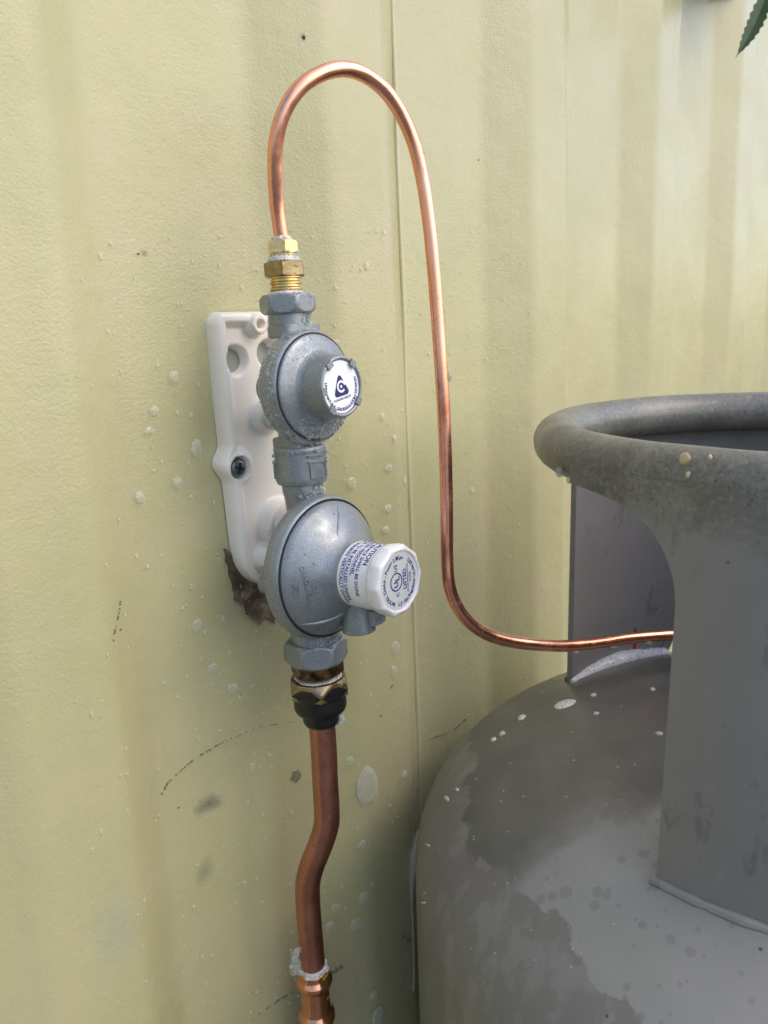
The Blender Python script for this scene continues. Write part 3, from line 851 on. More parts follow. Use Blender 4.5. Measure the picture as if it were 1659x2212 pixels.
g = G().add([(v_[0], -(82.2+.26), v_[1]) for v_ in g2.v], g2.f); g.out('lettering', M['inkb'], disc_o, smooth=False)
# embossed letters on the dome
def emboss(s, size, r, a, rot_deg, th=.8, bold=.12, geo=None):
    v, f = geo if geo else text_geo(s, size, bold, extrude=th, align='CENTER')
    g = G(); c0 = Vector((r*cos(radians(a)), r*sin(radians(a)))); ro = radians(rot_deg); V = []
    for q in v:
        x = q.x*cos(ro)-(q.y-size*.35)*sin(ro)+c0.x; z = q.x*sin(ro)+(q.y-size*.35)*cos(ro)+c0.y
        V.append((x, -(dome_at(sqrt(x*x+z*z))+q.z+.15), z))
    g.add(V, f); return g.out('embossed_lettering', M['alu'], br, smooth=False)
emboss('CAVAGNA GROUP', 3.6, 35.2, 184, -84); emboss('RECA', 3.8, 41.3, 184, -84)
gg = G(); ringf(gg, 0, 0, 1.2, 2.0); ringf(gg, 0, 0, 3.2, 4.2, 40, 320)
for a, b in ((95, 6.2), (215, 6.2), (335, 6.2)):
    ringf(gg, b*.45*cos(radians(a)), b*.45*sin(radians(a)), 2.6, 3.3, a-60, a+60, 12)
vv = [Vector(q) for q in gg.v]; k_ = len(vv)
emboss('', 1.0, 28.6, 184, -84, geo=([Vector((q.x, q.y, .8)) for q in vv], gg.f))
# vent spout, pointing down, with cast marks
vent = G()
vp = [(8.5, 3), (9.4, -4), (11.0, -14), (11.9, -21), (10.2, -21.4), (9.4, -18)]
vent.add(*lathe(rnd(vp, 1.0), 40, 'z', (3, -41, -22)))
vent.add(*slab(7.5, 8.5, -38.5, -26.5, (9.5, -47.5, 0), 6.0, 1.0))
vo = vent.out('vent_spout', M['alu'], br, sharp=40)
g = G()
v, f = text_geo('24/24', 5.4, .12, extrude=.35, align='CENTER')
g.add([(9.8+q.x*.85, -(56.0+q.z), -34.5+q.y) for q in v], f)
rv = 11.9
v, f = text_geo('VENT', 4.4, .1, extrude=.35, align='CENTER')
g.add([(3+(rv+q.z-.1)*sin(.62+q.x/rv), -41-(rv+q.z-.1)*cos(.62+q.x/rv), -42.6+q.y) for q in v], f)
g.out('cast_lettering', M['alu'], vo, smooth=False)
# inlet and outlet of the large regulator
g = G().add(*lathe(rnd([(12.5, 40), (13.2, 50), (14.2, 54), (14.2, 60), (13, 61)], 1.0), 48, 'z')); g.out('inlet_neck', M['alu'], br)
g = G().add(*lathe(rnd([(17, -44), (17.5, -58)], .5), 48, 'z')); g.out('outlet_neck', M['alu'], br)
g = G().add(*hexnut(20.2, -73.5, -56.5, rot=radians(18), slope=.9)); g.out('outlet_hex', M['alu'], br)
# rear stub into the bracket
g = G().add(*lathe(rnd([(8, 4), (8, -20)], 1), 32, 'n', (-24, 0, -10))); g.out('rear_stub', M['alu'], br)

# ================================================================ BRASS FITTING ABOVE
bf = empty('brass_fitting', frame(43), 'wet brass compression fitting with two hex nuts on top of the small regulator', 'pipe fitting')
g = G().add(*thread(10.9, -1, 13, 3.6, 1.0)); g.out('thread', M['brass'], bf)
g = G().add(*hexnut(12.6, 12, 21.4, rot=radians(-18), slope=.4, bot=True)); g.out('hex_flange', M['brass_dull'], bf)
g = G().add(*thread(9.4, 21, 27.5, 3.2, .9)); g.out('upper_thread', M['brass'], bf)
g = G().add(*hexnut(8.9, 26.5, 35, rot=radians(-4), slope=.7)); g.out('compression_nut', M['brass'], bf)

# ================================================================ LOWER FITTING
lf = empty('pipe_connector', frame(-216), 'black and bronze threaded pipe connector under the large regulator', 'pipe fitting')
g = G().add(*hexnut(17.2, -9, 5, rot=radians(2), slope=.6)); g.out('bronze_hex', M['bronze'], lf)
g = G().add(*hexnut(20.4, -24, -12, rot=radians(-12), slope=1.7, top=True, bot=False)); g.out('flange_nut', M['brass_dull'], lf)
g = G().add(*hexnut(20.6, -26, -14.2, rot=radians(-12), slope=1.7, top=True, bot=True)); g.add(*lathe(rnd([(15.0, -22), (19.6, -24), (19.8, -35), (18.6, -38.5), (14.0, -39.8), (14.0, -46.5), (12.8, -49.5), (9, -49.5)], 1.2), 64, 'z')); g.out('black_sleeve', M['black'], lf)

# ================================================================ COPPER PIPE DOWN
pc = [(697.5, 1560, -60), (699.5, 1620, -60), (702.5, 1690, -60), (706, 1752, -60), (705, 1782, -59.5), (693, 1822, -56), (676, 1864, -49), (666, 1900, -44.5), (664.5, 1935, -42.5), (668, 1990, -42), (676, 2085, -42), (681, 2150, -42), (688, 2240, -42), (700, 2400, -42)]
P = [onY(*q) for q in pc]; P[0] = frame(-216) @ Vector((0, 0, -46))
v, f = tube(catmull(P, 8), 9.9, 40, rfun=lambda t, a: 9.9*(1-.05*math.exp(-((t-.36)/.05)**2)*cos(2*a)))
o = G().add(v, f).out('copper_pipe', M['pipe']); tag(o, 'dull brown copper pipe running down with an offset bend below the black connector', 'pipe')
# press coupling
A = onY(677.5, 2102, -42); B = onY(700, 2400, -42); d = (B-A).normalized()
mt = Matrix.Translation(A) @ d.to_track_quat('-Z', 'X').to_matrix().to_4x4()
cp = empty('copper_coupling', mt, 'shiny copper press coupling with beaded ends at the bottom of the pipe', 'coupling')
g = G().add(*lathe(rnd([(10.2, 5), (12.2, 4.4), (12.4, .4), (13.6, -2), (15.0, -4.5), (14.8, -7.5), (12.4, -10.5), (11.9, -14), (11.9, -32), (12.4, -34), (15.0, -37), (15.2, -42), (13.2, -46), (12.4, -90)], 1.2), 56, 'z')); g.out('sleeve', M['fit'], cp)
v, f = lathe([(12.55, .6), (12.6, 2.4), (12.55, 4.0)], 30, 'z', caps=False); V = v
keep = [q for q in f if all(V[k][1] < 2 and V[k][0] > -3 for k in q)]
G().add(V, keep).out('yellow_ring', M['yellow'], cp)
g = G()
for a in (-125, -70):
    v, f = text_geo('4', 5, .0, extrude=.2, align='CENTER')
    g.add([((12.0+q.z)*cos(radians(a)+q.x/12), (12.0+q.z)*sin(radians(a)+q.x/12), -22+q.y) for q in v], f)
g.out('stamped_mark', M['fit'], cp, smooth=False)

# ================================================================ COPPER PIGTAIL TUBE
tp = [(604, 497, -60), (598, 440, -61), (594, 380, -64), (596, 310, -68), (612, 245, -73), (648, 190, -79), (697, 158, -84), (745, 149, -88), (790, 163, -92), (838, 203, -96), (876, 265, -99), (900, 330, -102), (920, 430, -105), (935, 560, -108), (946, 700, -110), (953, 800, -112), (959, 900, -113), (963, 1000, -114), (965, 1100, -115), (966, 1200, -116), (970, 1260, -118), (985, 1305, -121), (1012, 1342, -126), (1050, 1369, -132), (1100, 1385, -140), (1160, 1393, -150), (1225, 1395, -160), (1290, 1389, -171), (1350, 1380, -182), (1410, 1374, -196), (1470, 1371, -212), (1540, 1371, -234)]
P = [onY(*q) for q in tp]; P[0] = frame(43) @ Vector((0, 0, 32))
P.append(TC+Vector((-22, 40, -150)))
PT = catmull(P, 7)
v, f = tube(PT, 4.85, 28, rfun=lambda t, a: 4.85*(1+.03*noise.noise(Vector((t*60, cos(a), sin(a))))))
o = G().add(v, f).out('copper_tube', M['tube']); tag(o, 'thin bright copper tube arching over from the brass fitting into the tank collar', 'tube')

# ================================================================ TANK
TMAT = Matrix.Translation(TC) @ TM.to_4x4()
tk = empty('gas_tank', TMAT, 'grey weathered gas tank with a rolled rim collar beside the green wall', 'gas tank')
prof = [(TR*sin(t*pi/2)**(2/TN) if t > 0 else .01, 0) for t in [k/48 for k in range(49)]]
prof = [(r, dome_z(r)) for r, _ in prof]
prof = prof[:-1]+[(TR, TZS)]
prof += [(TR, TZS-120), (TR, TZS-300), (TR, TZS-560), (TR*.97, TZS-640), (TR*.85, TZS-700), (TR*.6, TZS-735), (.01, TZS-740)]
g = G().add(*lathe(prof, 160, 'z', caps=False)); sh = g.out('shell', M['tank'], tk, sharp=60)
g = G().add(*lathe([(TR*.72, TZS-700), (TR*.72, z0-TC.z+6), (TR*.70, z0-TC.z+6), (TR*.70, TZS-700)], 96, 'z', caps=False)); g.out('foot_ring', M['collar'], tk)
# rolled rim
V = []; Fc = []; NTt, NA = 180, 24
for i in range(NTt):
    t = 2*pi*i/NTt
    for k in range(NA):
        a = 2*pi*k/NA; m_ = RM*(1+.02*noise.noise(Vector((cos(t)*4, sin(t)*4, a))))
        V.append(((RR+m_*cos(a))*cos(t), (RR+m_*cos(a))*sin(t), m_*sin(a)))
for i in range(NTt):
    for k in range(NA): Fc.append((i*NA+k, ((i+1) % NTt)*NA+k, ((i+1) % NTt)*NA+(k+1) % NA, i*NA+(k+1) % NA))
mesh('rolled_rim', V, Fc, M['rim'], parent=tk)
# collar guard: cylinder wall of real thickness, left edge cut in an arch, far edge straight
CUT = [(-13.0, 150), (-14.1, 156.3), (-15.9, 161.5), (-20.3, 165.8), (-27.2, 169.4), (-35.9, 171.7), (-44.2, 173.1), (-54.4, 174.2), (-64.9, 174.7), (-86, 174.6), (-240, 174.0), (-300, 173.8)]
def cutT(z):
    if z >= CUT[0][0]: return CUT[0][1]
    for (a, ta), (b, tb) in zip(CUT, CUT[1:]):
        if b <= z <= a: return ta+(tb-ta)*(a-z)/(a-b)
    return CUT[-1][1]
zl = [0, -6, -10, -13.0, -14.1, -15.0, -16, -18, -20.3, -23.5, -27.2, -31.5, -36, -40, -44.2, -49, -54.4, -60, -66, -75, -86, -120, -160, -200, -235, -262]
TEND = 448.6       # far edge (88.6 degrees)
NC = 150; V = []; Fc = []
def notch(Tdeg):   # drain arch in the far panel, raises its lower edge
    x = abs(Tdeg-400)/12.0
    return 34*sqrt(max(0, 1-x*x)) if x < 1 else 0
for side in (0, 1):
    for z in zl:
        rad = (RR+RM+.25 if side == 0 else RC-4.0)
        a = cutT(z) if z < -12.9 else 150
        for i in range(NC+1):
            T = a+(TEND-a)*i/NC
            zb = dome_z(RC)-3; zz = z if z > -230 else z
            if z <= -235: zz = max(zz, -600)
            lim = zb+notch(T) if notch(T) else -1e9
            V.append((rad*cos(radians(T)), rad*sin(radians(T)), max(zz, lim)))
W = NC+1; H = len(zl); off = W*H
for s_ in (0, 1):
    for j in range(H-1):
        for i in range(NC):
            q = (s_*off+j*W+i, s_*off+j*W+i+1, s_*off+(j+1)*W+i+1, s_*off+(j+1)*W+i); Fc.append(q)
for j in range(H-1):
    for i in (0, NC): Fc.append((j*W+i, (j+1)*W+i, off+(j+1)*W+i, off+j*W+i))
for i in range(NC): Fc.append(((H-1)*W+i, (H-1)*W+i+1, off+(H-1)*W+i+1, off+(H-1)*W+i))
mesh('collar_guard', V, Fc, M['collar'], parent=tk, sharp=50)
# weld bead along the foot of the collar
def weld(T0, T1, rad, name='weld_bead'):
    pth = []; n_ = int((T1-T0)/1.5)
    for i in range(n_+1):
        T = radians(T0+(T1-T0)*i/n_); pth.append(Vector((rad*cos(T), rad*sin(T), dome_z(rad)+.5)))
    v, f = tube(pth, 3.6, 10, rfun=lambda t, a: 3.4+1.3*noise.noise(Vector((t*n_*.9, 1.7, 0)))); G().add(v, f).out(name, M['tank'], tk)
weld(173.5, 385, RC+1.5); weld(416, 448, RC+1.5); weld(416, 448, RC-5)
# valve inside the collar (stands behind the near panel)
zt = TZS+TH
g = G().add(*lathe(rnd([(34, zt-4), (34, zt+8), (22, zt+10), (16, zt+14), (16, zt+60), (11, zt+64), (11, zt+84)], 2), 40, 'z')); vb = g.out('valve', M['brass_dull'], tk)
g = G().add(*lathe(rnd([(6, zt+80), (27, zt+82), (29, zt+86), (29, zt+94), (24, zt+97), (.1, zt+97)], 2), 48, 'z', rf=lambda t, i, r, h: r*(1+.05*cos(8*t)) if r > 20 else r)); g.out('handwheel', M['black'], vb)
Pe = TM.transposed() @ (PT[-1]-TC)
v, f = tube([Pe+Vector((4, -6, 0)), Vector((0, 0, Pe.z))], 8, 6); G().add(v, f).out('inlet_nut', M['brass'], vb)
# cream paint drips on the collar
for px, py, r in ((1479, 990, 3.0), (1486, 1026, 1.6), (1533, 988, 1.3)):
    q = cyl_pt(px, py, RC+.1); v, f = blob(q, Vector((q.x, q.y, 0)), r, r*1.1, .9, 14, 4, .1, px); G().add(v, f).out('paint_drip', M['cream'], tk)
# dark scuffs on the near panel
for pts in ([(1626, 1100), (1640, 1112), (1655, 1130)], [(1590, 1168), (1604, 1182), (1618, 1196), (1640, 1208)], [(1484, 1036), (1490, 1052), (1496, 1064)]):
    g = G()
    for a, b in zip(pts, pts[1:]):
        A_ = cyl_pt(a[0], a[1], RC+.25); B_ = cyl_pt(b[0], b[1], RC+.25); dd = (B_-A_).normalized(); q = dd.cross(Vector((A_.x, A_.y, 0)).normalized())
        nn = Vector((A_.x, A_.y, 0)).normalized()*.8
        g.add([A_-q*.5, A_+q*.6, B_+q*.4, B_-q*.5, A_-q*.5-nn, A_+q*.6-nn, B_+q*.4-nn, B_-q*.5-nn], [(0, 1, 2, 3), (0, 4, 5, 1), (1, 5, 6, 2), (2, 6, 7, 3), (3, 7, 4, 0)])
    g.out('scuff', M['scratch'], tk, smooth=False)
# red paint stroke on the far panel, behind the copper tube
A_ = cyl_pt(1373, 1358, RC-4.6, True); B_ = cyl_pt(1371, 1412, RC-4.6, True)
nr = -Vector((A_.x, A_.y, 0)).normalized(); sdv = nr.cross(Vector((0, 0, 1)))
g = G().add([A_-sdv*1.1+nr*.3, A_+sdv*1.1+nr*.3, B_+sdv*1.6+nr*.3, B_-sdv*1.3+nr*.3, A_-sdv*1.1-nr*.5, A_+sdv*1.1-nr*.5, B_+sdv*1.6-nr*.5, B_-sdv*1.3-nr*.5], [(0, 1, 2, 3), (0, 4, 5, 1), (1, 5, 6, 2), (2, 6, 7, 3), (3, 7, 4, 0)])
o = g.out('paint_mark', M['red'], tk, smooth=False); o['label'] = 'short red vertical paint stroke'

# ================================================================ SOAP FOAM
def foam_obj(name, g, mat, label, cat, group=None, kind=None, **k):
    o = g.out(name, mat, **k); return tag(o, label, cat, group, kind)
# large suds spots on the wall: px, py, rx, ry (picture units of the photograph at 1659 wide)
SP = [(425, 971, 11, 21, 'large speckled oval suds spot left of the screw'), (376, 815, 9, 16, 'oval suds spot left of the upper bracket hole'),
      (333, 888, 9, 12, 'round suds spot between wall crease and bracket, above the largest pair'), (322, 931, 8, 10, 'small round suds spot near the wall crease, left of the bracket'),
      (384, 1044, 9, 14, 'oval suds spot with a bubble, below left of the screw'), (302, 1075, 9, 14, 'flat suds spot on the edge of the wall crease'),
      (427, 1352, 10, 15, 'oval suds spot left of the bare patch'), (503, 1488, 10, 14, 'suds drip spot below the bare patch'),
      (459, 1444, 8, 13, 'suds spot with a thin run, left of the lower fittings'), (855, 1402, 10, 18, 'bubbly suds drop below right of the white cap'),
      (851, 1452, 8, 14, 'dull suds drop beneath the bubbly one right of the cap'), (795, 1700, 21, 48, 'biggest foamy suds patch right of the copper pipe'),
      (756, 1645, 8, 12, 'suds spot just right of the copper pipe top'), (874, 1675, 7, 10, 'suds spot by the seam left of the tank shoulder'),
      (782, 1825, 7, 11, 'dim suds spot right of the pipe bend'), (786, 1940, 9, 15, 'dim oval suds drop in the shade right of the pipe'),
      (770, 1998, 11, 17, 'clear suds drop with a bright bubble in the shade'), (725, 1963, 8, 12, 'faint suds drop next to the lower pipe'),
      (712, 2003, 8, 14, 'faint flat suds drop close to the lower pipe'), (818, 2195, 13, 20, 'clear suds drop at the bottom edge of the picture'),
      (808, 2150, 9, 10, 'small clear suds drop near the bottom edge'), (840, 1012, 9, 9, 'thin suds spot right of the union nut'),
      (875, 1040, 8, 10, 'suds spot left of the seam, level with the union nut'), (838, 1100, 9, 10, 'suds spot above right of the large dome'),
      (760, 1045, 10, 14, 'foamy suds patch right beside the neck of the large regulator'), (833, 1145, 8, 10, 'suds spot touching the view of the dome edge'),
      (852, 948, 6, 9, 'small suds spot left of the seam below the sticker'), (826, 900, 6, 9, 'small suds spot right of the small regulator'),
      (1020, 1060, 6, 8, 'tiny pale suds spot right of the copper tube'), (792, 575, 5, 9, 'small suds spot right of the brass fitting'),
      (725, 740, 8, 8, 'soft suds spot above the small regulator'), (545, 1655, 6, 9, 'small suds spot left of the copper pipe')]
NXW = None
for i, (px, py, rx, ry, lab_) in enumerate(SP):
    q = wall_pt(px, py, 1.8); n_ = wallN(q.x); dep = (q-CAM).dot(FW); k_ = dep/FPX
    v, f = blob(q, n_, rx*k_/.72, ry*k_, 1.1+.03*rx, 22, 6, .07, i)
    g = G().add(v, f); bubs = 3 if rx < 9 else 10
    foam_obj('suds_spot', g, M['suds'] if rx > 12 else M['spot'], lab_+' on the green wall', 'soap suds', 'soap suds spots on the green wall')
# tiny droplets, past counting
g = G(); rs = random.Random(3)
for i in range(760):
    px = rs.gauss(560, 260) if i % 2 else rs.uniform(380, 1160); py = rs.uniform(480, 2190)
    if not (150 < px < 1210): continue
    q = wall_pt(px, py, 1.6); n_ = wallN(q.x); r = rs.choice((.5, .7, .8, 1.0, 1.2, 1.7))
    g.add(*blob(q, n_, r, r*rs.uniform(1, 1.6), r*.55, 8, 3, .05, i))
foam_obj('soap_droplets', g, M['spot'], 'scatter of tiny soapy droplets over the green wall', 'droplets', kind='stuff')

def bubbles(spots, seed, rmin, rmax, fr=None, flat=1.0):
    """spots: [(centre fn or Vector, spread, count)]"""
    g = G(); rs = random.Random(seed)
    for c, sp, cnt in spots:
        for _ in range(cnt):
            p = Vector(c)+Vector((rs.gauss(0, sp[0]), rs.gauss(0, sp[1]), rs.gauss(0, sp[2])))
            g.add(*ball(p, rs.uniform(rmin, rmax)*rs.choice((.7, 1, 1, 1.5)), 2))
    return g
def surf_lathe(prof, a0, a1, h0, h1, cnt, rmin, rmax, seed, M4, axis='n', g=None):
    """bubbles sitting on a lathe surface between profile heights"""
    g = g or G(); rs = random.Random(seed)
    seg = [(a, b) for a, b in zip(prof, prof[1:]) if max(a[1], b[1]) >= h0 and min(a[1], b[1]) <= h1 and (Vector(a)-Vector(b)).length > .05]
    wts = [(Vector(a)-Vector(b)).length for a, b in seg]
    for _ in range(cnt):
        a, b = rs.choices(seg, wts)[0]; t = rs.random(); r = a[0]+(b[0]-a[0])*t; h = a[1]+(b[1]-a[1])*t
        if not h0 <= h <= h1: continue
        th = radians(rs.uniform(a0, a1)); q = rs.uniform(rmin, rmax)*rs.choice((.6, .8, 1, 1, 1.4))
        p = AX[axis]((r+q*.25)*cos(th), (r+q*.25)*sin(th), h)
        g.add(*ball(M4 @ Vector(p), q, 2))
    return g
FS, FB = frame(ZS), frame(ZBIG)
CVR = rnd([(34.6, 19.5), (34.4, 22.0), (31, 23.6), (24, 25.2), (21.6, 28.0), (20.2, 43.0)], 1.3, 4)
g = surf_lathe(body, 60, 330, 4, 20, 520, .35, .85, 1, FS)
g = surf_lathe(CVR, 225, 330, 21, 27, 260, .6, 1.3, 2, FS, g=g)
g = surf_lathe(body, 235, 330, 6, 20, 170, .6, 1.3, 4, FS, g=g)
g = surf_lathe(CVR, 95, 150, 22, 30, 70, .4, .9, 3, FS, g=g)
foam_obj('soap_bubbles', g, M['bubble'], 'clear soap bubbles clinging round the small upper regulator', 'soap bubbles', kind='stuff')
g = G()
for F_, prof_, a0, a1, h0, h1, n_, r0, r1 in (
    (frame(43), [(10.8, -3), (12.5, 1.5)], 180, 360, -3, 3, 90, .4, .9),
    (frame(43), [(9.6, 21), (9.9, 28)], 180, 360, 21, 28, 60, .5, 1.0),
    (frame(43), [(12.8, 13), (12.8, 20)], 250, 350, 13, 20, 40, .4, .9),
    (frame(43), [(5.2, 34), (6.5, 36.5)], 160, 380, 34, 37, 40, .4, .8),
    (FS, [(13.8, 40), (14.5, 50)], 265, 350, 40, 50, 110, .5, 1.2),
    (FS, [(16.5, 50), (16.9, 60)], 290, 350, 50, 60, 35, .5, 1.1),
    (frame(-70), [(15, 15), (18.5, 10)], 200, 360, 10, 16, 120, .5, 1.2),
    (frame(-70), [(18.2, -12), (18.2, 14)], 300, 345, -12, 14, 70, .5, 1.2),
    (frame(-70), [(14.4, -24), (15.4, -14)], 215, 345, -24, -14, 130, .5, 1.1),
    (frame(-216), [(17.5, -13), (19.5, -15)], 180, 360, -16, -11, 60, .5, 1.3),
    (frame(-216), [(13.9, -50), (13, -44)], 290, 330, -52, -42, 12, .8, 2.6),
    (FB, [(18, -50), (20.5, -58)], 215, 350, -60, -48, 90, .4, 1.0)):
    surf_lathe(prof_, a0, a1, h0, h1, n_, r0, r1, int(h0*7+n_), F_, 'z', g)
foam_obj('soap_bubbles', g, M['bubble'], 'clear soap bubbles on the fittings, necks and union nut of the regulator stack', 'soap bubbles', kind='stuff')
# milky foam rings
def foam_ring(F_, r0, z0_, z1_, lab_, a0=0, a1=360, wob=.8, seed=1, mat='foam'):
    prof_ = rnd([(r0-2, z1_), (r0+.2, z1_-.3), (r0+1.0, (z0_+z1_)/2), (r0+1.4, z0_), (r0-2, z0_-.4)], 1.0)
    def rf(t, i, r, h): return r+wob*noise.noise(Vector((cos(t)*2.6+seed, sin(t)*2.6, h*.3)))
    v, f = lathe(prof_, 56, 'z', rf=rf); g = G().add([F_ @ Vector(q) for q in v], f)
    foam_obj('foam_ring', g, M[mat], lab_, 'soap foam')
foam_ring(frame(43), 5.6, 34, 38, 'white soap foam where the copper tube enters the top brass nut', wob=1.5, seed=1)
foam_ring(frame(43), 9.6, 21.6, 25.5, 'white soap foam between the two brass hex nuts', seed=2)
foam_ring(frame(43), 11.0, 0, 3.2, 'white soap foam under the brass thread on the grey hex', seed=3)
foam_ring(frame(-216), 16.5, -15.5, -11, 'pinkish soap foam between the bronze hex and flange nut', seed=4, wob=1.4)
foam_ring(mt, 11.0, 4.2, 8.5, 'pinkish soap foam on top of the copper coupling', seed=5, wob=1.6)
# bubbles at the coupling side
g = G(); rs = random.Random(9)
for px, py, r in ((637, 2062, 3.2), (640, 2082, 4.0), (634, 2100, 2.6), (646, 2050, 1.8), (630, 2088, 2.0), (645, 2100, 2.4), (633, 2070, 1.7)):
    g.add(*ball(onY(px, py, -44+r), r, 3))
for k in range(40): g.add(*ball(onY(rs.gauss(640, 5), rs.uniform(2050, 2115), -42), rs.uniform(.5, 1.4), 2))
foam_obj('soap_bubbles', g, M['bubble'], 'larger clear soap bubbles left of the copper coupling', 'soap bubbles', kind='stuff')
# foam in the corner where the collar meets the shoulder
pts = [(1232, 1470, 2), (1255, 1458, 4), (1285, 1444, 6), (1315, 1431, 8.5), (1340, 1424, 9.5), (1365, 1420, 8.5), (1390, 1417, 7.0), (1415, 1413, 6.0), (1434, 1411, 5.5), (1442, 1414, 3)]
pth = []; rad = []
for px, py, r in pts:
    q = cyl_pt(px, py, RC-5, True); rr_ = RC-6.5; T = atan2(q.y, q.x)
    pth.append(TC+TM @ Vector((rr_*cos(T), rr_*sin(T), dome_z(rr_)+1.0))); rad.append(r)
pc_ = catmull(pth, 6)
def rfn(t, a):
    x = t*(len(rad)-1); i = min(int(x), len(rad)-2); return (rad[i]+(rad[i+1]-rad[i])*(x-i))*(1+.18*noise.noise(Vector((t*14, a*.8, 0))))
v, f = tube(pc_, 5, 16, rfun=rfn); foam_obj('soap_foam', G().add(v, f), M['foamdark'], 'long speckled streak of soap foam inside the collar under the copper tube', 'soap foam')
# suds on the tank shoulder
TSP = [(1220, 1521, 27, 8, 'largest speckled suds oval on top of the tank shoulder'), (1127, 1550, 10, 5, 'small suds oval on the upper left tank shoulder'),
       (1085, 1585, 8, 3.5, 'flat suds spot on the left tank shoulder'), (1066, 1598, 7, 3.5, 'suds spot just below the flat one on the tank shoulder'), (1282, 1502, 7, 3, 'small suds spot under the collar opening'),
       (1288, 1542, 7, 3, 'faint suds spot right of the largest one on the tank'), (965, 1725, 5, 6, 'pale drop on the left side of the tank'),
       (988, 1706, 4, 4, 'tiny pale drop on the tank side near the wall'), (1425, 1585, 8, 4, 'pale suds spot beside the near collar panel'),
       (1410, 1489, 6, 3, 'small suds spot close to the collar foot'), (925, 1826, 3, 5, 'narrow pale drop at the left tank edge'), (915, 1950, 3, 6, 'lowest pale drop at the left tank edge')]
for i, (px, py, rx, ry, lab_) in enumerate(TSP):
    q = dome_pt(px, py)
    if q is None: continue
    n_ = dome_n(q); Pw = TC+TM @ q; nw = TM @ n_; vd = (CAM-Pw).normalized(); k_ = (Pw-CAM).dot(FW)/FPX
    fs = max(.3, nw.dot(vd)); upd = (vd-nw*vd.dot(nw))
    v, f = blob(Pw, nw, rx*k_, ry*k_/fs, 1.6, 22, 5, .06, i, up=upd.normalized())
    foam_obj('suds_spot', G().add(v, f), M['foamdark'] if rx > 9 else M['foam'], lab_, 'soap suds', 'soap suds spots on the tank')
g = G(); rs = random.Random(12)
for i in range(80):
    q = dome_pt(rs.uniform(900, 1440), rs.uniform(1480, 2100))
    if q is None: continue
    r = rs.uniform(.4, 1.3); g.add(*blob(TC+TM @ q, TM @ dome_n(q), r, r, r*.5, 8, 3, .05, i))
for i in range(46):
    q = cyl_pt(rs.uniform(1465, 1655), rs.uniform(1060, 1900), RC+.05); r = rs.uniform(.4, 1.1); nn = TM @ Vector((q.x, q.y, 0)).normalized()
    g.add(*blob(TC+TM @ q, nn, r, r, r*.5, 8, 3, .05, i))
foam_obj('soap_droplets', g, M['spot'], 'scatter of tiny soapy droplets over the grey tank', 'droplets', kind='stuff')
for px, py, r, lab_ in ((1209, 1024, 2.6, 'water drop hanging under the left end of the collar rim'), (1230, 1041, 1.8, 'smaller water drop under the collar rim, right of the larger one')):
    q = cyl_pt(px, py-4, RR+RM+.4); P_ = TC+TM @ q
    foam_obj('water_drop', G().add(*ball(P_, r, 3, (1, 1, 1.3))), M['water'], lab_, 'water drop')
# drops under the tube
for i, (px, lab_) in enumerate(((1243, 'bubbly drop hanging under the copper tube at the collar edge'), (1322, 'flat drop clinging under the middle of the tube inside the collar'), (1398, 'biggest clear drop under the tube near the panel'))):
    P_ = min(PT, key=lambda p_: abs(CX+FPX*((p_-CAM).dot(EX))/((p_-CAM).dot(FW))-px))
    v, f = ball(P_+Vector((0, 0, -5.0)), 3.4, 3, (1.7, 1.1, .75 if i != 2 else .95)); foam_obj('water_drop', G().add(v, f), M['water'], lab_, 'water drop')
P_ = min(PT, key=lambda p_: abs(CY+FPX*((p_-CAM).dot(EY))/((p_-CAM).dot(FW))-808) + (1e4 if (p_-CAM).dot(EX) < 0 else 0)+(0 if p_.x > 400 else 1e4))
foam_obj('water_drop', G().add(*ball(P_+_R*5.2, 2.4, 3, (1, 1, 1.5))), M['water'], 'small drop on the right side of the long vertical tube run', 'water drop')
# film of soap where the tank nearly touches the wall
pth = []
for k, (px, py) in enumerate(((903, 1795), (893, 1850), (889, 1930), (892, 2010), (894, 2090), (893, 2140))):
    q = wall_pt(px, py, 2.5); pth.append(q)
v, f = tube(catmull(pth, 6), 2, 10, rfun=lambda t, a: 1.0+.8*abs(noise.noise(Vector((t*9, 3, 0))))+3.4*math.exp(-((t-.22)/.14)**2))
foam_obj('soap_foam', G().add(v, f), M['spot'], 'thin soapy streak running down the gap between wall and tank', 'soap foam')

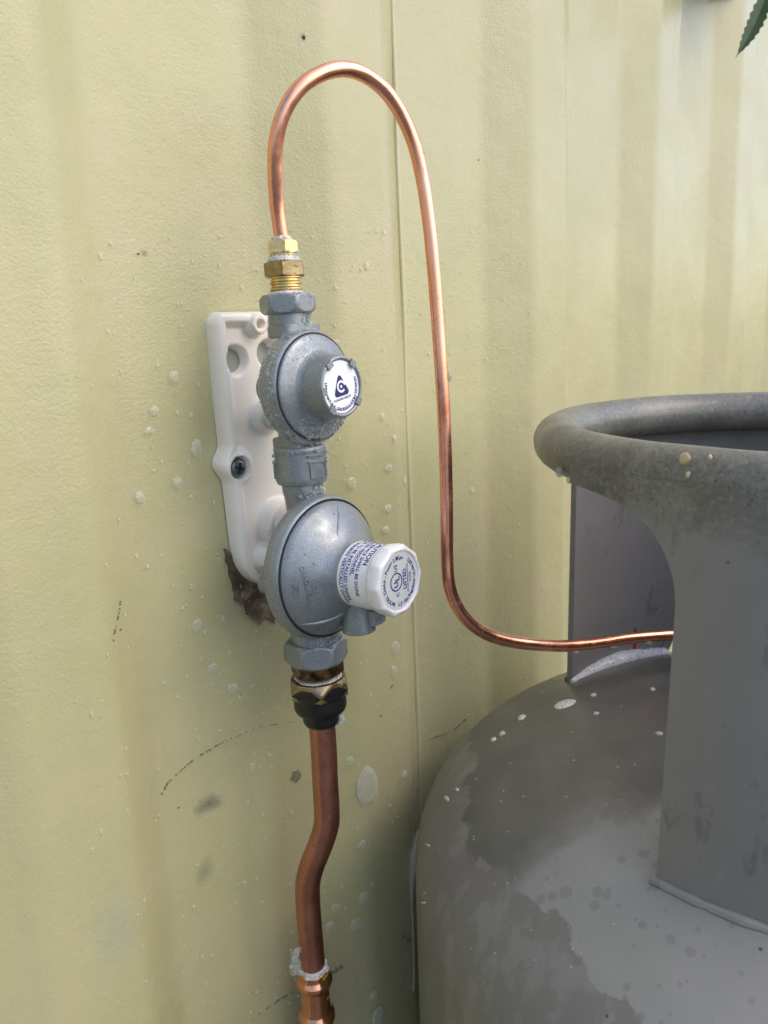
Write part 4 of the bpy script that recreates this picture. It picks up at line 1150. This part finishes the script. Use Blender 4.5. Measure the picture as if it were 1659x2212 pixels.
# ================================================================ PLANT (top right, hangs in front of the wall)
pl = empty('hanging_plant', Matrix.Translation((1130, -150, 480)), 'dark green serrated plant leaves hanging into the top right corner', 'plant')
PO = Vector((1130, -150, 480))
def leaf(p0, p1, wmax, nrm, seed):
    p0, p1 = Vector(p0), Vector(p1); ax = p1-p0; L = ax.length; ax.normalize(); sd_ = ax.cross(nrm).normalized(); nrm = sd_.cross(ax)
    V = []; Fc = []; n_ = 22; rs = random.Random(seed)
    for i in range(n_+1):
        t = i/n_; w_ = wmax*(sin(pi*min(1, t*1.05+.02))**.7)*(1-.35*t); 
        if i % 2: w_ *= 1.28
        w_ = max(w_, .3) if i < n_ else .2
        c = p0+ax*(L*t)-Vector((0, 0, 1))*(L*.06*sin(pi*t)); fold = .35*w_
        V += [c-sd_*w_+nrm*fold, c, c+sd_*w_+nrm*fold]
        # thickness
    m_ = len(V); V += [q-nrm*.5 for q in V]
    for i in range(n_):
        a = 3*i
        for o_ in (0, 1): Fc.append((a+o_, a+o_+1, a+o_+4, a+o_+3)); Fc.append((m_+a+o_, m_+a+o_+3, m_+a+o_+4, m_+a+o_+1))
        Fc.append((a, a+3, m_+a+3, m_+a)); Fc.append((a+2, m_+a+2, m_+a+5, a+5))
    return V, Fc
pb = onY(1560, -14, -30)
v, f = lathe(rnd([(.1, 0), (34, 0), (44, 70), (47, 72), (47, 82), (42, 84), (.1, 80)], 2.5), 48, 'z', tuple(Vector((pb.x+4, -72, pb.z))-PO)); G().add(v, f).out('pot', simple('dark_grey_pot', (.06, .06, .058), .6), pl)  # pot added up here to shade the wall below it
tip = onY(1589, 124, -150)-PO; base = onY(1668, -45, -150)-PO
G().add(*leaf(base, tip, 8.5, (CAM-PO).normalized(), 1)).out('leaf', M['leaf'], pl)
rs = random.Random(5)
crown = onY(1585, -50, -62)-PO  # unseen leaves, added close to the wall for a soft shade on it
for k in range(26):
    a = rs.uniform(0, 2*pi); e = rs.uniform(-.4, .9); L = rs.uniform(70, 120)
    d_ = Vector((cos(a)*cos(e), sin(a)*cos(e)*.75, sin(e))); st = crown+Vector((rs.uniform(-30, 70), rs.uniform(-20, 60), rs.uniform(25, 120)))
    if d_.z < -.2 and st.z < 60: d_.z = abs(d_.z)
    G().add(*leaf(st, st+d_*L, rs.uniform(9, 13), Vector((rs.uniform(-.3, .3), -.3, 1)).normalized(), k)).out('leaf', M['leaf'], pl)
v, f = tube(catmull([base+Vector((0, 0, -2)), crown+Vector((0, 0, 10)), crown+Vector((30, 40, 150)), crown+Vector((36, 60, 400))], 8), 2.2, 8)
G().add(v, f).out('stem', M['leaf'], pl)

S.render.engine = 'CYCLES'
S.cycles.max_bounces = 10; S.cycles.diffuse_bounces = 5; S.cycles.transparent_max_bounces = 24
